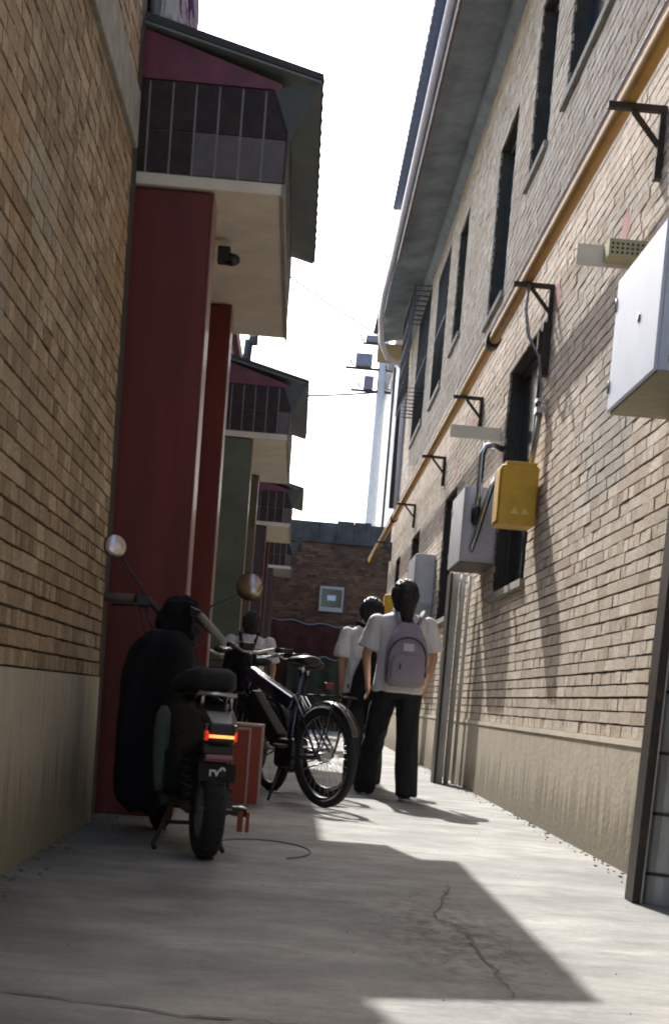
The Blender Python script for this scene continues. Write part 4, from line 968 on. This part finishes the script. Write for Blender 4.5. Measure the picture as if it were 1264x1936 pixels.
part(MB().obox(Qt(-.18,0,.475), (rt,f,(0,0,1)), (.062,.03,.028)), 'tail_housing', 'blk', sc, .004)
part(MB().obox(Qt(-.20,0,.430), (rt,f,(0,0,1)), (.060,.03,.014)), 'lower_lens', 'maroonlens', sc, .004)
part(MB().obox(Qt(-.234,0,.438), (rt,f,(0,0,1)), (.055,.004,.010)), 'reflector', 'reflector', sc, .003)
# tail body, battery box, seat, rack, springs
tb = MB().rings([[Q(a, l*w, z0+(z1-z0)*h) for l, h in ((-1,.1),(-1,.9),(-.7,1),(.7,1),(1,.9),(1,.1),(.6,0),(-.6,0))] for a, w, z0, z1 in ((-.20,.055,.49,.57),(-.10,.075,.47,.62),(.10,.10,.40,.66),(.34,.11,.24,.68),(.50,.10,.20,.62))], sm=False)
part(tb, 'rear_body', 'blk', sc, .012)
part(MB().rings([[Q(a, l*w, z0+(z1-z0)*h) for l, h in ((-1,.2),(-.95,.8),(-.6,1),(.6,1),(.95,.8),(1,.2),(.8,0),(-.8,0))] for a, w, z0, z1 in ((.0,.065,.71,.77),(.06,.10,.70,.80),(.30,.11,.69,.79),(.55,.10,.68,.76),(.62,.06,.68,.73))]), 'seat', 'blkm', sc)
rk = MB()
for l in (-.06, .06): rk.tube([Q(.1,l,.66), Q(.02,l,.70)], .009); rk.tube([Q(-.03,l,.62), Q(-.05,l,.69), Q(.05,l,.70)], .008)
rk.tube([Q(-.05,-.08,.69), Q(-.05,.08,.69)], .009); part(rk, 'rear_rack', 'steel', sc)
for l in (-.085, .085):
    P_ = [Q(.02+.0*k+.022*math.cos(k*.9)+.002*k, l+.022*math.sin(k*.9), .25+.005*k) for k in range(60)]
    part(MB().tube(P_, .004, 5), 'spring', 'darksteel', sc)
part(MB().tube([Q(0,-.08,.205), Q(.42,-.08,.22)], .018).tube([Q(0,.08,.205), Q(.42,.08,.22)], .018), 'swing_arm', 'darksteel', sc)
part(MB().obox(Q(.72,0,.20), (f,rt,(0,0,1)), (.26,.13,.03)), 'footboard', 'blk', sc, .015)
part(MB().obox(Q(.62,0,.33), (f,rt,(0,0,1)), (.10,.09,.10)), 'battery_box', 'blk', sc, .015)
part(MB().rings([[Q(a, l*w, z) for l in (-1,-.6,0,.6,1)]+[Q(a+.03, l*w*.95, z) for l in (1,.6,0,-.6,-1)] for a, w, z in ((.92,.14,.20),(.98,.19,.35),(1.02,.20,.55),(1.04,.17,.72),(1.05,.10,.86))]), 'leg_shield', 'blk', sc)
part(MB().tube([Q(1.05,0,.80), Q(1.02,0,1.02)], .035), 'steering_column', 'blk', sc)
part(MB().tube([Q(1.22,-.07,.205),Q(1.10,-.05,.75)], .02).tube([Q(1.22,.07,.205),Q(1.10,.05,.75)], .02), 'fork', 'darksteel', sc)
part(arc_guard(Q(1.22,0,.205), rt, f, .235, .06, 10, 160), 'front_mudguard', 'blk', sc)
# pedal style footrest on the right, centre stand
fp = part(MB().tube([Q(.30,.10,.24), Q(.30,.20,.20)], .011).prism([Q(.22,.15,.205),Q(.36,.16,.205),Q(.36,.235,.20),Q(.24,.225,.20)], (0,0,-.035)), 'footrest', 'blk', sc, .004)
part(MB().prism([Q(.225,.155,.207),Q(.355,.165,.207),Q(.355,.225,.202),Q(.245,.22,.202)], (0,0,.004)), 'footrest_pad', 'galv', fp)
part(MB().tube([Q(.34,.09,.2), Q(.30,.13,.02), Q(.26,.13,.01)], .011).tube([Q(.34,-.09,.2), Q(.30,-.17,.02), Q(.26,-.17,.01)], .011).tube([Q(.32,-.12,.12), Q(.32,.11,.12)], .009), 'centre_stand', 'darksteel', sc)
part(MB().box(-.205,-.180,6.62,6.64,.10,.19).box(-.168,-.152,6.62,6.64,.10,.19), 'orange_strap', 'redbox', sc, .003)
# bars, grips, mirrors (set at a slight turn as in the photograph)
hl, hr_ = Vector((-.93,7.28,1.105)), Vector((-.345,7.05,.935)); hc = Q(1.0,0,1.03)
hbm = part(MB().tube([Vector((-.80,7.30,1.11)), Vector((-.70,7.32,1.09)), Vector((-.655,7.34,1.03)), hc+Vector((-.03,0,-.02)), hc+Vector((.05,0,-.01)), Vector((-.50,7.22,1.06)), Vector((-.45,7.18,1.035))], .014), 'handlebar', 'blk', sc)
part(MB().tube([hl, Vector((-.79,7.30,1.11))], .021, 14), 'grip', 'gripd', hbm); part(MB().tube([Vector((-.465,7.19,1.045)), hr_], [.022,.020], 14), 'grip', 'grip', hbm)
part(MB().obox((-.745,7.3,1.10), ((1,0,0),(0,1,0),(0,0,1)), (.035,.025,.028)), 'switch', 'blk', hbm, .008); part(MB().obox((-.49,7.2,1.055), ((1,-.2,-.3),(0,1,0),(0,0,1)), (.03,.025,.026)), 'switch', 'blk', hbm, .008)
part(MB().tube([Vector((-.90,7.36,1.075)), Vector((-.78,7.36,1.085))], .007).tube([Vector((-.48,7.27,1.03)), Vector((-.37,7.16,.94))], .007), 'brake_lever', 'blk', hbm)
def mirror(c, r, n, glass, stalk):
    m_ = part(MB().lathe(c, n, [(0,-.02),(r*.6,-.018),(r,-.004),(r,.004),(r*.97,.006),(0,.006)], 32), 'mirror', 'blk', sc)
    part(MB().lathe(Vector(c)+Vector(n).normalized()*.0065, n, [(0,0),(r*.93,0),(r*.93,.0015),(0,.0015)], 32), 'mirror_glass', glass, m_)
    part(MB().tube(stalk, .005, 8), 'stalk', 'blk', m_)
mirror((-.895,7.30,1.345), .056, (.52,-1,.10), 'mirror', [(-.86,7.31,1.30),(-.82,7.31,1.24),(-.76,7.3,1.17),(-.745,7.3,1.12)])
mirror((-.245,7.25,1.205), .066, (-.22,-1,.02), 'tintmirror', [(-.28,7.26,1.175),(-.34,7.26,1.14),(-.42,7.24,1.10),(-.45,7.2,1.05)])
for k_, (dx, dz) in enumerate(((0,0),(.015,-.03),(-.02,-.05))):
    part(MB().tube([Vector((-.74+dx,7.27,1.08)), Vector((-.70+dx,7.20,1.00+dz)), Vector((-.62,7.2,.93+dz)), Vector((-.58,7.26,.88))], .004, 6), 'cable', 'blk', sc)
    part(MB().tube([Vector((-.48+dx,7.17,1.03)), Vector((-.45+dx,7.10,.96+dz)), Vector((-.52,7.15,.90+dz)), Vector((-.56,7.25,.86))], .004, 6), 'cable', 'blk', sc)
# headlight console in a black cover
cs = MB(); cs.ell(hc+Vector((-.005,.03,.055)), (.085,.08,.060)); cs.ell(hc+Vector((-.05,.02,-.02)), (.07,.08,.08)); cs.box(hc.x-.07,hc.x+.06,hc.y-.06,hc.y+.05,hc.z-.06,hc.z+.08); cs.ell(hc+Vector((.01,.02,-.07)), (.075,.075,.07)); cs.ell(hc+Vector((.045,.0,.03)), (.05,.05,.04))
remeshed(cs, 'console_cover', 'cloth', sc, .007, 3, (.010, 14, .8))
# padded wind cover hanging over the leg shield
wc = MB()
wc.rings([[Vector((-.625+cx+.90*w*(1+.05*math.sin(5*q+z*3)*(1.1-z))*math.copysign(abs(math.cos(q))**.8, math.cos(q)), 7.12+d*(1+.22*math.sin(6*q+1+z*2)*(1.15-z))*math.sin(q), z+.02*math.sin(3*q)*(1-z))) for q in [2*math.pi*k/56 for k in range(56)]]
  for z, w, cx, d in ((.12,.06,-.05,.06),(.18,.13,-.055,.09),(.30,.155,-.05,.10),(.45,.165,-.045,.11),(.60,.17,-.03,.11),(.75,.175,-.02,.11),(.85,.165,-.0,.10),(.91,.13,.01,.09),(.95,.07,.02,.06))])
wco = remeshed(wc, 'wind_cover', 'cloth', sc, .010, 5, (.016, 6, .5))
part(MB().rings([[Vector((-.585+w*math.cos(q), 6.985+.018*math.sin(q), z)) for q in [2*math.pi*k/16 for k in range(16)]] for z, w in ((.20,.018),(.28,.030),(.40,.040),(.50,.042),(.58,.034),(.62,.015))]), 'cover_lining', 'shield', wco)
for o in list(bpy.data.objects):
    for k in ('wo','origin'):
        if k in o: del o[k]
